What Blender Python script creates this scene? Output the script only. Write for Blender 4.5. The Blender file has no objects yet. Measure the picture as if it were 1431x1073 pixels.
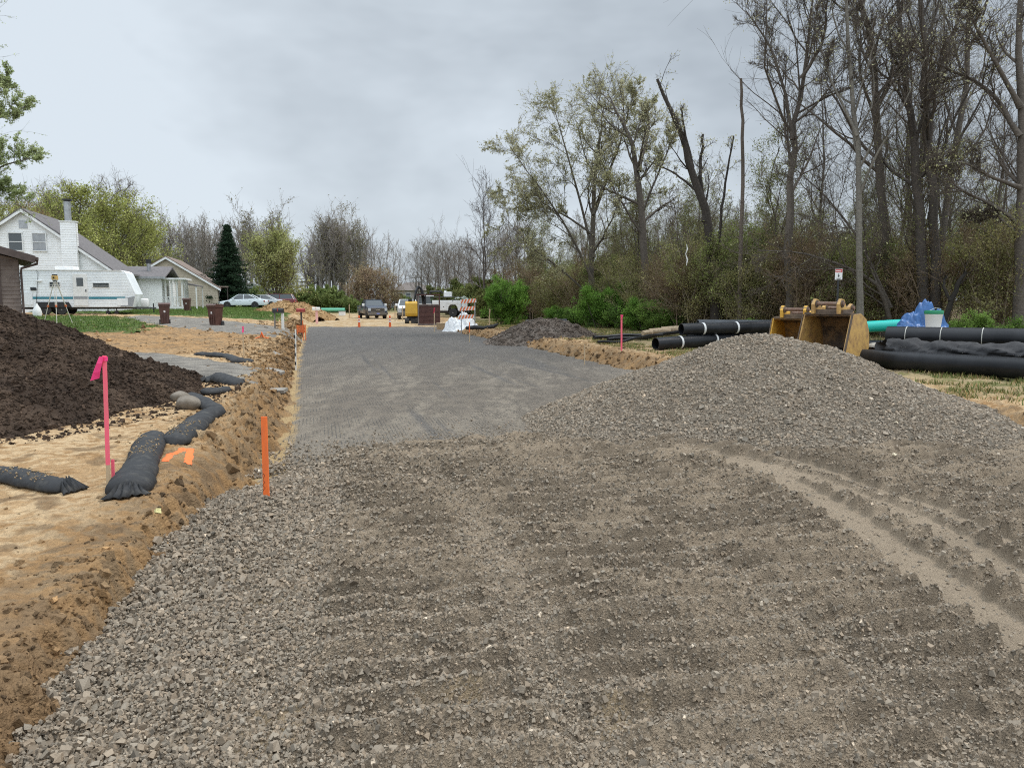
import bpy, bmesh, math, random
import numpy as np
from mathutils import Vector, Matrix, Euler
R = math.radians
SC = bpy.context.scene
COL = SC.collection
rng = np.random.default_rng(7)
random.seed(7)

# ------------------------------------------------------------------ camera
CAMZ = 1.95
PITCH = R(6.33)
FPX = 1050.0
cd = bpy.data.cameras.new('camera')
cam = bpy.data.objects.new('camera', cd)
COL.objects.link(cam)
cam.location = (0, 0, CAMZ)
cam.rotation_euler = (R(90) - PITCH, 0, 0)
cd.sensor_width = 36
cd.lens = FPX / 1431 * 36
cd.clip_start = 0.05
cd.clip_end = 5000
SC.camera = cam

def at(px, py, Y):
    """world point seen at photo pixel (px,py) at world depth Y"""
    u = (px - 715.5) / FPX
    v = (536.5 - py) / FPX
    dy = math.cos(PITCH) + v * math.sin(PITCH)
    dz = v * math.cos(PITCH) - math.sin(PITCH)
    t = Y / dy
    return Vector((u * t, Y, CAMZ + dz * t))

def gp(px, py, z):
    u = (px - 715.5) / FPX
    v = (536.5 - py) / FPX
    dy = math.cos(PITCH) + v * math.sin(PITCH)
    dz = v * math.cos(PITCH) - math.sin(PITCH)
    t = (z - CAMZ) / dz
    return Vector((u * t, dy * t, z))

# ------------------------------------------------------------------ noise
def _hash(ix, iy, seed):
    h = (ix.astype(np.int64) * 374761393 + iy.astype(np.int64) * 668265263 + seed * 974634777) & 0xffffffff
    h = ((h ^ (h >> 13)) * 1274126177) & 0xffffffff
    h = (h ^ (h >> 16)) & 0xffffffff
    return h
def pn(x, y, seed=0):
    x = np.asarray(x, float); y = np.asarray(y, float)
    ix = np.floor(x); iy = np.floor(y)
    fx = x - ix; fy = y - iy
    def g(dx, dy):
        a = _hash(ix + dx, iy + dy, seed) * (2 * math.pi / 4294967296.0)
        return np.cos(a) * (fx - dx) + np.sin(a) * (fy - dy)
    u = fx * fx * fx * (fx * (fx * 6 - 15) + 10)
    v = fy * fy * fy * (fy * (fy * 6 - 15) + 10)
    a = g(0, 0); b = g(1, 0); c = g(0, 1); d = g(1, 1)
    return ((a * (1 - u) + b * u) * (1 - v) + (c * (1 - u) + d * u) * v) * 1.5
def fbm(x, y, o=4, seed=0, gain=.5):
    s = 0; a = 1; f = 1
    for i in range(o):
        s = s + a * pn(x * f + i * 17.3, y * f - i * 9.1, seed + i)
        a *= gain; f *= 2.03
    return s
def sstep(e0, e1, x):
    t = np.clip((x - e0) / (e1 - e0), 0, 1)
    return t * t * (3 - 2 * t)

# ------------------------------------------------------------------ materials
def nt(name):
    m = bpy.data.materials.new(name)
    m.use_nodes = True
    t = m.node_tree
    b = t.nodes['Principled BSDF']
    return m, t, b
def rgb(c): return (c[0], c[1], c[2], 1)
def mat(name, col, rough=.6, col2=None, scale=4, detail=5, bump=0, bscale=40, metal=0, col3=None, spec=None, lo=.4, hi=.6, stretch=None, alpha=None, bdist=.02, rand=0):
    m, t, b = nt(name)
    b.inputs['Roughness'].default_value = rough
    b.inputs['Metallic'].default_value = metal
    if spec is not None: b.inputs['Specular IOR Level'].default_value = spec
    b.inputs['Base Color'].default_value = rgb(col)
    tc = t.nodes.new('ShaderNodeTexCoord')
    src = tc.outputs['Object']
    if stretch:
        mp = t.nodes.new('ShaderNodeMapping'); mp.inputs['Scale'].default_value = stretch
        t.links.new(src, mp.inputs['Vector']); src = mp.outputs[0]
    out = None
    if col2 is not None:
        n = t.nodes.new('ShaderNodeTexNoise'); n.inputs['Scale'].default_value = scale; n.inputs['Detail'].default_value = detail
        n.inputs['Roughness'].default_value = .65
        t.links.new(src, n.inputs['Vector'])
        r = t.nodes.new('ShaderNodeValToRGB')
        r.color_ramp.elements[0].position = lo; r.color_ramp.elements[0].color = rgb(col)
        r.color_ramp.elements[1].position = hi; r.color_ramp.elements[1].color = rgb(col2)
        if col3 is not None:
            e = r.color_ramp.elements.new(min(.95, hi + .15)); e.color = rgb(col3)
        t.links.new(n.outputs['Fac'], r.inputs['Fac'])
        out = r.outputs['Color']
    if rand:
        oi = t.nodes.new('ShaderNodeObjectInfo')
        hs = t.nodes.new('ShaderNodeHueSaturation')
        mr = t.nodes.new('ShaderNodeMapRange'); mr.inputs['To Min'].default_value = 1 - rand; mr.inputs['To Max'].default_value = 1 + rand
        t.links.new(oi.outputs['Random'], mr.inputs['Value']); t.links.new(mr.outputs[0], hs.inputs['Value'])
        if out is None: hs.inputs['Color'].default_value = rgb(col)
        else: t.links.new(out, hs.inputs['Color'])
        out = hs.outputs['Color']
    if out is not None: t.links.new(out, b.inputs['Base Color'])
    if bump:
        n2 = t.nodes.new('ShaderNodeTexNoise'); n2.inputs['Scale'].default_value = bscale; n2.inputs['Detail'].default_value = 6
        t.links.new(src, n2.inputs['Vector'])
        bp = t.nodes.new('ShaderNodeBump'); bp.inputs['Strength'].default_value = bump; bp.inputs['Distance'].default_value = bdist
        t.links.new(n2.outputs['Fac'], bp.inputs['Height']); t.links.new(bp.outputs[0], b.inputs['Normal'])
    return m

def attr_mat(name, attr='Col', rough=.95, nscale=60, nmix=.35, bump=.5, bscale=120, spec=.25, bdist=.02):
    """material whose pigment comes from a per-vertex colour of what the ground is made of, broken up by noise"""
    m, t, b = nt(name)
    b.inputs['Roughness'].default_value = rough
    b.inputs['Specular IOR Level'].default_value = spec
    a = t.nodes.new('ShaderNodeAttribute'); a.attribute_name = attr
    g = t.nodes.new('ShaderNodeNewGeometry')
    n = t.nodes.new('ShaderNodeTexNoise'); n.inputs['Scale'].default_value = nscale; n.inputs['Detail'].default_value = 6; n.inputs['Roughness'].default_value = .7
    t.links.new(g.outputs['Position'], n.inputs['Vector'])
    mr = t.nodes.new('ShaderNodeMapRange'); mr.inputs['From Min'].default_value = .3; mr.inputs['From Max'].default_value = .7
    mr.inputs['To Min'].default_value = 1 - nmix; mr.inputs['To Max'].default_value = 1 + nmix
    t.links.new(n.outputs['Fac'], mr.inputs['Value'])
    hs = t.nodes.new('ShaderNodeHueSaturation')
    t.links.new(a.outputs['Color'], hs.inputs['Color']); t.links.new(mr.outputs[0], hs.inputs['Value'])
    t.links.new(hs.outputs['Color'], b.inputs['Base Color'])
    n2 = t.nodes.new('ShaderNodeTexNoise'); n2.inputs['Scale'].default_value = bscale; n2.inputs['Detail'].default_value = 5
    t.links.new(g.outputs['Position'], n2.inputs['Vector'])
    bp = t.nodes.new('ShaderNodeBump'); bp.inputs['Strength'].default_value = bump; bp.inputs['Distance'].default_value = bdist
    t.links.new(n2.outputs['Fac'], bp.inputs['Height']); t.links.new(bp.outputs[0], b.inputs['Normal'])
    return m

# ------------------------------------------------------------------ object helpers
def tag(o, label=None, cat=None, group=None, kind=None):
    if label: o['label'] = label
    if cat: o['category'] = cat
    if group: o['group'] = group
    if kind: o['kind'] = kind
    return o
def empty(name, loc=(0, 0, 0), rz=0, label=None, cat=None, group=None):
    o = bpy.data.objects.new(name, None); COL.objects.link(o)
    o.location = loc; o.rotation_euler = (0, 0, rz)
    o.empty_display_size = .1
    return tag(o, label, cat, group)
def npmesh(name, verts, faces, m, parent=None, smooth=False, cols=None):
    """verts (n,3); faces: (k,4) or (k,3) array"""
    me = bpy.data.meshes.new(name)
    verts = np.ascontiguousarray(verts, dtype=np.float32); faces = np.ascontiguousarray(faces, dtype=np.int32)
    nv = len(verts); nf, k = faces.shape
    me.vertices.add(nv); me.vertices.foreach_set('co', verts.ravel())
    me.loops.add(nf * k); me.loops.foreach_set('vertex_index', faces.ravel())
    me.polygons.add(nf)
    me.polygons.foreach_set('loop_start', np.arange(0, nf * k, k, dtype=np.int32))
    me.polygons.foreach_set('use_smooth', np.full(nf, smooth, dtype=bool))
    if cols is not None:
        ca = me.color_attributes.new('Col', 'FLOAT_COLOR', 'POINT')
        c4 = np.ones((nv, 4), dtype=np.float32); c4[:, :3] = cols
        ca.data.foreach_set('color', c4.ravel())
    me.update(calc_edges=True)
    if m is not None: me.materials.append(m)
    o = bpy.data.objects.new(name, me); COL.objects.link(o)
    if parent is not None: o.parent = parent
    return o

class MB:
    """collects simple shapes and links them as one mesh"""
    def __init__(s): s.v = []; s.f = []
    def add(s, vs, fs):
        n = len(s.v); s.v += [tuple(v) for v in vs]; s.f += [tuple(i + n for i in f) for f in fs]; return s
    def box(s, c, d, rz=0, rx=0, ry=0, bev=0):
        bm = bmesh.new(); bmesh.ops.create_cube(bm, size=1)
        bmesh.ops.scale(bm, vec=d, verts=bm.verts)
        if bev: bmesh.ops.bevel(bm, geom=list(bm.edges), offset=bev, segments=2, profile=.5, affect='EDGES')
        M = Matrix.Translation(c) @ Euler((rx, ry, rz)).to_matrix().to_4x4()
        bm.transform(M); bm.verts.ensure_lookup_table()
        s.add([v.co[:] for v in bm.verts], [[v.index for v in f.verts] for f in bm.faces]); bm.free(); return s
    def b2(s, x0, x1, y0, y1, z0, z1, bev=0):
        return s.box(((x0 + x1) / 2, (y0 + y1) / 2, (z0 + z1) / 2), (abs(x1 - x0), abs(y1 - y0), abs(z1 - z0)), bev=bev)
    def tube(s, pts, rad, n=8, caps=True):
        pts = [Vector(p) for p in pts]
        if not hasattr(rad, '__len__'): rad = [rad] * len(pts)
        vs = []; fs = []
        prev = None
        for i, p in enumerate(pts):
            d = (pts[min(i + 1, len(pts) - 1)] - pts[max(i - 1, 0)]).normalized()
            if prev is None:
                a = d.orthogonal().normalized()
            else:
                a = (prev - d * prev.dot(d))
                a = a.normalized() if a.length > 1e-6 else d.orthogonal().normalized()
            prev = a; b = d.cross(a)
            for k in range(n):
                t = 2 * math.pi * k / n
                vs.append(p + (a * math.cos(t) + b * math.sin(t)) * rad[i])
        for i in range(len(pts) - 1):
            for k in range(n):
                k2 = (k + 1) % n
                fs.append((i * n + k, i * n + k2, (i + 1) * n + k2, (i + 1) * n + k))
        if caps:
            fs.append(tuple(range(n))[::-1]); fs.append(tuple((len(pts) - 1) * n + k for k in range(n)))
        return s.add(vs, fs)
    def cyl(s, a, b, r, n=16, r2=None): return s.tube([a, b], [r, r if r2 is None else r2], n)
    def pipe(s, a, b, r, th, n=24):
        """hollow pipe a->b"""
        a = Vector(a); b = Vector(b); d = (b - a).normalized(); u = d.orthogonal().normalized(); w = d.cross(u)
        vs = []
        for p, rr in ((a, r), (b, r), (b, r - th), (a, r - th)):
            for k in range(n):
                t = 2 * math.pi * k / n; vs.append(p + (u * math.cos(t) + w * math.sin(t)) * rr)
        fs = []
        for j in range(4):
            for k in range(n):
                k2 = (k + 1) % n; j2 = (j + 1) % 4
                fs.append((j * n + k, j * n + k2, j2 * n + k2, j2 * n + k))
        return s.add(vs, fs)
    def prism(s, poly, axis, a, b):
        """poly 2d list extruded along axis between a and b. axis 'y': poly in xz; 'x': poly in yz; 'z': poly xy"""
        def P(p, h):
            return {'y': (p[0], h, p[1]), 'x': (h, p[0], p[1]), 'z': (p[0], p[1], h)}[axis]
        n = len(poly)
        vs = [P(p, a) for p in poly] + [P(p, b) for p in poly]
        fs = [tuple(range(n)), tuple(range(2 * n - 1, n - 1, -1))]
        for k in range(n):
            k2 = (k + 1) % n; fs.append((k, n + k, n + k2, k2))
        return s.add(vs, fs)
    def lathe(s, prof, c=(0, 0, 0), n=20):
        vs = []; fs = []
        for r, z in prof:
            for k in range(n):
                t = 2 * math.pi * k / n; vs.append((c[0] + r * math.cos(t), c[1] + r * math.sin(t), c[2] + z))
        for i in range(len(prof) - 1):
            for k in range(n):
                k2 = (k + 1) % n; fs.append((i * n + k, i * n + k2, (i + 1) * n + k2, (i + 1) * n + k))
        fs.append(tuple(range(n))[::-1]); fs.append(tuple((len(prof) - 1) * n + k for k in range(n)))
        return s.add(vs, fs)
    def build(s, name, m, parent=None, smooth=None, label=None):
        me = bpy.data.meshes.new(name)
        me.from_pydata(s.v, [], s.f)
        bm = bmesh.new(); bm.from_mesh(me); bmesh.ops.recalc_face_normals(bm, faces=bm.faces); bm.to_mesh(me); bm.free()
        if smooth is not None:
            me.shade_smooth(); me.set_sharp_from_angle(angle=R(smooth))
        me.materials.append(m)
        o = bpy.data.objects.new(name, me); COL.objects.link(o)
        if parent is not None: o.parent = parent
        if label: o['label'] = label
        return o
KIDS = {}
def copy_tree(o, parent=None):
    c = o.copy(); COL.objects.link(c)
    if parent is not None: c.parent = parent
    for ch in list(o.children): copy_tree(ch, c)
    return c

# ------------------------------------------------------------------ terrain
XLP = np.array([[-5, -1.0], [0, -1.25], [2.0, -1.62], [2.58, -1.76], [3.4, -2.02], [4.57, -2.3], [5.4, -2.42], [6.45, -2.5], [7.6, -2.66], [9, -2.9], [12.6, -3.82], [25.4, -7.34], [54, -14.8], [80, -21.5], [160, -43]])
XRP = np.array([[-5, 60], [7.0, 60], [8.6, 11], [9.2, 7.4], [10.6, 6.3], [12.5, 5.5], [15, 4.6], [20.4, 3.2], [28.6, 1.2], [50, -4.5], [64, -7.2], [80, -11.5], [160, -33]])
def XL(y): return np.interp(y, XLP[:, 0], XLP[:, 1])
def XR(y): return np.interp(y, XRP[:, 0], XRP[:, 1])
YEND = 55.0
def base_h(x, y):
    """smooth terrain without noise"""
    x = np.asarray(x, float); y = np.asarray(y, float)
    xl = XL(y); xr = XR(y)
    wob = .10 * fbm(x * 1.3, y * 1.3, 3, 3) * sstep(0, 3, y) + .05 * fbm(x * 6, y * 6, 3, 5)
    zl = np.interp(y, [0, 3, 7, 12, 25, 40, 51, 80, 150], [.31, .32, .36, .40, .55, .74, .97, 1.2, 1.2])
    dl = xl - x + wob * 1.5
    # left plateau eases in close to the road further out
    zl = zl * (1 - .35 * np.exp(-np.maximum(dl, 0) / 3.0) * sstep(12, 30, y))
    wl = np.interp(y, [0, 6, 9, 60], [.32, .5, 1.15, 1.3])
    dr = x - xr + wob * 1.8
    zr = .33 + .25 * sstep(2, 12, dr) + .5 * sstep(10, 34, dr)
    zr = zr + .0 * y
    mid = np.where(y > 0, -.15, -.15)
    far = .12 + 0 * y
    road = mid + (far - mid) * sstep(YEND - .6, YEND + .4, y + .5 * wob)
    road = road + sstep(90, 160, y) * .2
    ul = sstep(0, 1, (dl + np.interp(y, [0, 7, 10, 60], [.12, .12, .36, .36])) / wl); ur = sstep(0, 1, (dr + .12) / np.interp(y, [0, 10, 60], [.6, 1.0, 1.6]))
    fade = 1 - sstep(120, 200, y) * .6
    h = road + (zl - road) * ul * fade
    h = h + (zr - road) * ur * fade
    return h, ul, ur, dl, dr
MARK = gp(249, 640, .38)
def clods(x, y):
    n = np.abs(fbm(x * 2.2, y * 2.2, 3, 21))
    return n
def ground_h(x, y):
    h, ul, ur, dl, dr = base_h(x, y)
    bankl = np.exp(-((dl - .45) / .6) ** 2); bankr = np.exp(-((dr - .6) / .9) ** 2)
    bank = np.clip(bankl * (.12 + .88 * sstep(5, 9, y)) + bankr, 0, 1) * (1 - sstep(YEND - 3, YEND, y))
    r1 = fbm(x * 1.1, y * 1.1, 3, 11) * .035
    r2 = np.abs(fbm(x * 3.3, y * 3.3, 4, 12)) * .10 - .03
    r3 = np.abs(fbm(x * 11, y * 11, 3, 13)) * .045 - .01
    fine = fbm(x * 28, y * 28, 2, 14) * .006
    rough = .12 + (.25 + .6 * sstep(9, 14, y)) * sstep(-.1, .5, fbm(x * .45, y * .45, 3, 15))
    # the disturbed lot between the drives is rough
    lot = sstep(20, 23, y) * (1 - sstep(34, 39, y)) * sstep(1, 3, dl)
    rough = np.clip(rough + lot, 0, 1.3)
    rel = (r1 + (r2 * .55 + r3 * .6) * rough * (.35 + .65 * sstep(4, 9, y)) + fine)
    flat = 1 - .92 * np.exp(-(((x - MARK[0]) / .55) ** 2 + ((y - MARK[1]) / .6) ** 2) ** 1.5)
    rel = rel * flat; bank = bank * flat
    h = h + rel * np.maximum(ul, ur) + bank * (r2 * 1.15 + r3 * 1.5 + .01)
    h = h + .02 * fbm(x * .7, y * .7, 4, 17) * (1 - np.maximum(ul, ur)) * sstep(YEND - 2, YEND + 1, y)
    return h
def gh(x, y): return float(ground_h(np.array([x], float), np.array([y], float))[0])

def grid(u0, u1, nu, ys, k=2.0):
    u = np.linspace(u0, u1, nu)
    U, Y = np.meshgrid(u, ys)
    return U * (Y + k), Y
def gridfaces(ny, nx, keep=None):
    i = np.arange(ny - 1)[:, None] * nx + np.arange(nx - 1)[None, :]
    f = np.stack([i, i + 1, i + nx + 1, i + nx], -1).reshape(-1, 4)
    if keep is not None:
        k = keep.ravel()
        kk = k[f].any(axis=1)
        f = f[kk]
    return f
def compact(v, f, c=None):
    used = np.zeros(len(v), bool); used[f.ravel()] = True
    idx = np.cumsum(used) - 1
    return v[used], idx[f], (None if c is None else c[used])
def mixc(a, b, t):
    t = t[..., None]
    return a * (1 - t) + b * t
def C(*v): return np.array(v, float)

TAN = C(.36, .232, .118); TANL = C(.50, .365, .215); ORANGE = C(.28, .162, .07); BROWN = C(.15, .095, .05); DARK = C(.06, .042, .028)
GRASSC = C(.075, .11, .03)

def soil_col(x, y):
    h, ul, ur, dl, dr = base_h(x, y)
    n1 = fbm(x * .5, y * .5, 4, 31); n2 = fbm(x * 1.7 + 3, y * 3.0, 4, 32); n3 = fbm(x * 7, y * 9, 3, 33)
    c = mixc(TAN, ORANGE, sstep(-.1, .55, n2 + .25 * n1))
    c = mixc(c, TANL, sstep(.05, .45, n3 * .7 - n1 * .4 + .2) * .8)
    c = mixc(c, BROWN, sstep(.25, .6, fbm(x * 2.6, y * 2.6, 4, 34)) * .7)
    # bank cuts are moister, darker
    bank = np.exp(-((dl - .3) / .55) ** 2) + np.exp(-((dr - .5) / .8) ** 2) * .9
    bank = np.clip(bank, 0, 1) * (1 - sstep(YEND - 3, YEND, y))
    c = mixc(c, mixc(ORANGE * .85, BROWN * .9, sstep(-.2, .3, n3 + n2 * .5)), bank * .85)
    # near left verge is damper
    nl = (dl > 0) * (1 - sstep(3.2, 4.6, y)) * sstep(-.3, .2, n1 + n2 * .5 + .2)
    c = mixc(c, BROWN * 1.35, nl * .8)
    # the lot between the drives
    lot = sstep(20, 23, y) * (1 - sstep(36, 40, y)) * sstep(.5, 2, dl)
    c = mixc(c, mixc(ORANGE * 1.15, BROWN, sstep(-.1, .35, fbm(x * 1.2, y * 3.6, 4, 36))), lot * .75)
    # right hand field: dry grass, weeds and leaf litter away from the road
    fr = sstep(2.4, 4.2, dr + n1 * 1.2) * sstep(9, 12, y)
    litter = mixc(C(.30, .235, .13), C(.10, .115, .035), sstep(-.05, .3, fbm(x * 1.3, y * 1.3, 4, 37)))
    deep = sstep(9, 16, dr + n1 * 2)
    litter = mixc(litter, C(.12, .085, .05), deep * .8)
    c = mixc(c, litter, fr * .85)
    # far carriageway beyond the grid: pale sandy
    fm = sstep(YEND - .5, YEND + .5, y) * (1 - np.maximum(ul, ur))
    c = mixc(c, mixc(C(.42, .32, .2), C(.33, .22, .11), sstep(-.2, .3, n2)), fm)
    # far left and far distance grass
    fg = sstep(YEND + 4, YEND + 9, y) * sstep(1.5, 4, dl) + sstep(95, 120, y)
    c = mixc(c, mixc(GRASSC * 1.2, C(.2, .17, .08), sstep(-.2, .3, n1)), np.clip(fg, 0, 1))
    return c

def build_ground():
    ys = [-4.0]
    ys += list(np.linspace(-3, 1.4, 12))
    y = 1.5
    while y < 12: ys.append(y); y += .011 + .0026 * max(0, y - 2)
    while y < 60: ys.append(y); y *= 1.0055
    while y < 700: ys.append(y); y *= 1.03
    ys += [900, 1300, 2000, 3500]
    ys = np.array(ys)
    u = np.concatenate([np.linspace(-6, -1.25, 30), np.linspace(-1.2, -.2, 420), np.linspace(-.197, .1, 70), np.linspace(.104, 1.0, 230), np.linspace(1.05, 6, 30)])
    U, Y = np.meshgrid(u, ys); X = U * (np.maximum(Y, .5) + 2)
    Z = np.zeros_like(X); Cc = np.zeros(X.shape + (3,))
    Z = ground_h(X, Y); Cc = soil_col(X, Y)
    v = np.stack([X, Y, Z], -1).reshape(-1, 3)
    o = npmesh('ground', v, gridfaces(*X.shape), attr_mat('soil', nscale=25, nmix=.28, bump=.9, bscale=55, bdist=.03), smooth=True, cols=Cc.reshape(-1, 3))
    tag(o, 'bare tan and brown earth around the road works', kind='structure')
build_ground()

# ------------------------------------------------------------------ excavated road with stone under the grid
def road_h(x, y):
    return .0 + .018 * fbm(x * .9, y * .9, 4, 41) + .010 * fbm(x * 9, y * 9, 3, 42) + .05 * sstep(45, YEND, y)
def tracks_far(x, y):
    """long wheel tracks along the road"""
    s = x + .262 * (y - 20)
    t = 0
    for c0, b, wd in ((-.8, .3, .12), (-.5, .3, .05), (1.0, .9, .10), (1.35, .9, .06), (2.9, 1.3, .3), (-3.4, .2, .09), (-3.1, .2, .05), (-2.2, .4, .06), (4.2, .5, .25), (.2, .6, .05)):
        t = t + np.exp(-((s - c0 - b * np.sin(y * .09 + c0)) / wd) ** 2) * (.5 + .5 * np.sin(y * .5 + c0 * 3))
    return np.clip(t, 0, 1)
def build_road():
    ys = []; y = 7.6
    while y < YEND + .9: ys.append(y); y *= 1.0042
    X, Y = grid(-.60, .38, 620, np.array(ys), k=0)
    X = X + 0
    lo = XL(Y) - .35; hi = np.minimum(XR(Y) + .4, 7.5)
    keep = (X > lo) & (X < hi)
    Z = road_h(X, Y)
    n = fbm(X * .9, Y * .16, 4, 43) * .8; n2 = fbm(X * 5, Y * 1.2, 3, 44)
    c = mixc(C(.180, .152, .121), C(.245, .208, .163), sstep(-.3, .4, n + n2 * .4))
    c = mixc(c, C(.12, .112, .105), sstep(.1, .9, tracks_far(X, Y) * .8 + n * .6) * .7)
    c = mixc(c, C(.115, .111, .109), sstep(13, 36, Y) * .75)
    # sandy strip shows at the left edge beyond the grid
    e = X - XL(Y)
    c = mixc(c, C(.40, .28, .14), (1 - sstep(.10, .24, e + .1 * n2)))
    v = np.stack([X, Y, Z], -1).reshape(-1, 3)
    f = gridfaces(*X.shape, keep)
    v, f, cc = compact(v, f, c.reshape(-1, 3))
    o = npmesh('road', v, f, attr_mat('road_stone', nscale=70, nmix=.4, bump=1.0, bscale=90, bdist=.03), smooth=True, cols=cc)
    tag(o, 'excavated road bed of packed grey stone', kind='structure')
build_road()

# geogrid: strands of black polymer net draped on the stone
def build_geogrid():
    V = []; F = []; n0 = 0
    def strand(xs, ys, w, perp):
        nonlocal n0
        z = .001 + .009 * fbm(xs * 3.1, ys * 1.6, 3, 51) + .018 * fbm(xs * .9, ys * .9, 4, 41) + .04 * sstep(45, YEND, ys) + .006 * sstep(14, 30, ys)
        a = np.stack([xs - perp[0] * w, ys - perp[1] * w, z], -1); b = np.stack([xs + perp[0] * w, ys + perp[1] * w, z], -1)
        k = len(xs)
        V.append(np.stack([a, b], 1).reshape(-1, 3))
        i = n0 + 2 * np.arange(k - 1)
        F.append(np.stack([i, i + 1, i + 3, i + 2], -1)); n0 += 2 * k
    # transverse strands
    d = np.array([-.262, .965]); d /= np.hypot(*d); p = np.array([d[1], -d[0]])
    y = 7.8
    while y < YEND - .3:
        L = float(XL(y)) + .12 + .04 * math.sin(y * 1.7)
        W = min(9.3, 9.3)
        t = np.linspace(0, W, 60)
        xs = L + t * p[0]; ys = y + t * p[1]
        ok = xs < np.minimum(XR(ys) + .1, 6.2)
        if ok.sum() > 2: strand(xs[ok], ys[ok], .0019 + .00002 * y, d)
        y += .055 if y < 20 else (.075 if y < 32 else .14)
    # longitudinal strands
    t = 0
    while t < 9.2:
        y0 = np.geomspace(7.9, YEND - .3, 260)
        L = XL(y0) + .12 + t * p[0]; yy = y0 + t * p[1]
        ok = (L < np.minimum(XR(yy) + .1, 6.2))
        strand(L[ok], yy[ok], .0026, p)
        t += .055
    o = npmesh('geogrid', np.concatenate(V), np.concatenate(F), mat('black_polymer_net', (.035, .034, .033), .7, (.10, .09, .075), 3, lo=.42, hi=.6))
    tag(o, 'black plastic geogrid net stretched over the stone road bed', 'geogrid')
build_geogrid()
# ------------------------------------------------------------------ near layer of crushed stone
YEX = np.array([[-4, 7.7], [-2.75, 8.1], [-2.1, 9.0], [-1.26, 9.8], [.17, 10.2], [1.5, 10.6], [3, 11.5], [5, 12.6], [6.6, 11.6], [8, 9.6], [14, 8.7], [30, 8.2]])
def yedge(x): return np.interp(x, YEX[:, 0], YEX[:, 1])
TR1 = np.array([gp(*p, .22)[:2] for p in ((985, 628), (1060, 655), (1150, 700), (1290, 795), (1431, 892), (1560, 985))])
TR2 = np.array([gp(*p, .22)[:2] for p in ((1040, 638), (1130, 668), (1230, 702), (1330, 752), (1431, 812), (1560, 890))])
TR3 = np.array([gp(*p, .22)[:2] for p in ((1080, 636), (1180, 668), (1300, 706), (1431, 768), (1560, 835))])
def pdist(x, y, P):
    d = np.full(x.shape, 1e9)
    for a, b in zip(P[:-1], P[1:]):
        ab = b - a; L = ab @ ab
        t = np.clip(((x - a[0]) * ab[0] + (y - a[1]) * ab[1]) / L, 0, 1)
        d = np.minimum(d, np.hypot(x - a[0] - t * ab[0], y - a[1] - t * ab[1]))
    return d
def wheel(x, y):
    w = 0
    for P, s in ((TR1, .19), (TR2, .16), (TR3, .12)):
        w = np.maximum(w, 1 - sstep(s * .75, s * 1.15, pdist(x, y, P) + .03 * pn(x * 6, y * 6, 3)))
    return w
def ridges(x, y):
    # cleat marks pressed across the direction of travel
    sx = x + .262 * (y - 6); s = .965 * y - .20 * x
    out = 0
    for c0, w, ph, sp in ((-1.0, .55, 0, .25), (.25, .72, .12, .265), (1.55, .72, .05, .25), (2.8, .72, .15, .26), (4.0, .6, .03, .25), (5.2, .6, .2, .26)):
        m = sstep(w, w * .75, np.abs(sx - c0 + .12 * np.sin(y * .8 + c0)))
        p = (s + ph + .035 * fbm(x * 1.4, y * 1.4, 3, 61) + .03 * (sx - c0) ** 2) / sp
        fr = p % 1; lo_ = .5 + .5 * pn(np.floor(p) * 3.7 + x * 2.2, x * 1.3 + c0, 67)
        out = np.maximum(out, m * np.where(fr < .2, fr / .2, np.clip(1 - (fr - .2) / .7, 0, 1) ** 1.3) * np.clip(.78 + lo_ * .4, 0, 1.2))
    return out * (.75 + .25 * sstep(-.3, .2, fbm(x * 1.1, y * 1.1, 3, 62)))
def gravel_h(x, y):
    x = np.asarray(x, float); y = np.asarray(y, float)
    ye = yedge(x) + .18 * fbm(x * 1.8, y * 1.8, 3, 63)
    e = .25 * sstep(-.2, .5, ye - y) + .75 * sstep(.1, 2.4, ye - y)
    w = wheel(x, y)
    rd = ridges(x, y) * (1 - w)
    h = .215 * e - .03 * (1 - e)
    h = h + .03 * fbm(x * .8, y * .8, 3, 64) * e
    h = h + rd * .105 - w * .022
    near_w = np.clip(1 - np.abs(w - .35) * 3, 0, 1)
    h = h + near_w * .02
    rough = (1 - .85 * w)
    h = h + rough * (.020 * fbm(x * 6, y * 6, 4, 65) + .026 * np.abs(fbm(x * 17, y * 17, 3, 66)) + .007 * fbm(x * 55, y * 55, 2, 68))
    # loose edge dips at the left where stone thins onto the bank
    dl = x - XL(y)
    h = h - .05 * np.exp(-(np.maximum(dl, 0) / .25) ** 2) - .015 * np.exp(-np.maximum(dl, 0) / .6)
    return h
FINE = C(.275, .216, .153)
PATCHES = [(gp(a, b, .22), r) for a, b, r in ((318, 806, .16), (372, 850, .17), (318, 930, .19), (388, 1010, .16), (640, 985, .13), (870, 1010, .12), (360, 1043, .1))]
def gravel_col(x, y):
    n = fbm(x * 1.3, y * 1.3, 4, 71); n2 = fbm(x * 8, y * 8, 3, 72)
    c = mixc(FINE * .70, FINE * 1.12, sstep(-.3, .35, n + .4 * n2))
    c = mixc(c, FINE * 1.22, wheel(x, y) * .7)
    for p, r in PATCHES:
        d = np.hypot((x - p[0]) / 1.0, (y - p[1]) / 1.4) + .09 * pn(x * 9, y * 9, 4) + .05 * n2
        c = mixc(c, C(.36, .27, .165), (1 - sstep(r * .4, r * 1.1, d)) * .62)
    return c
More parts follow.
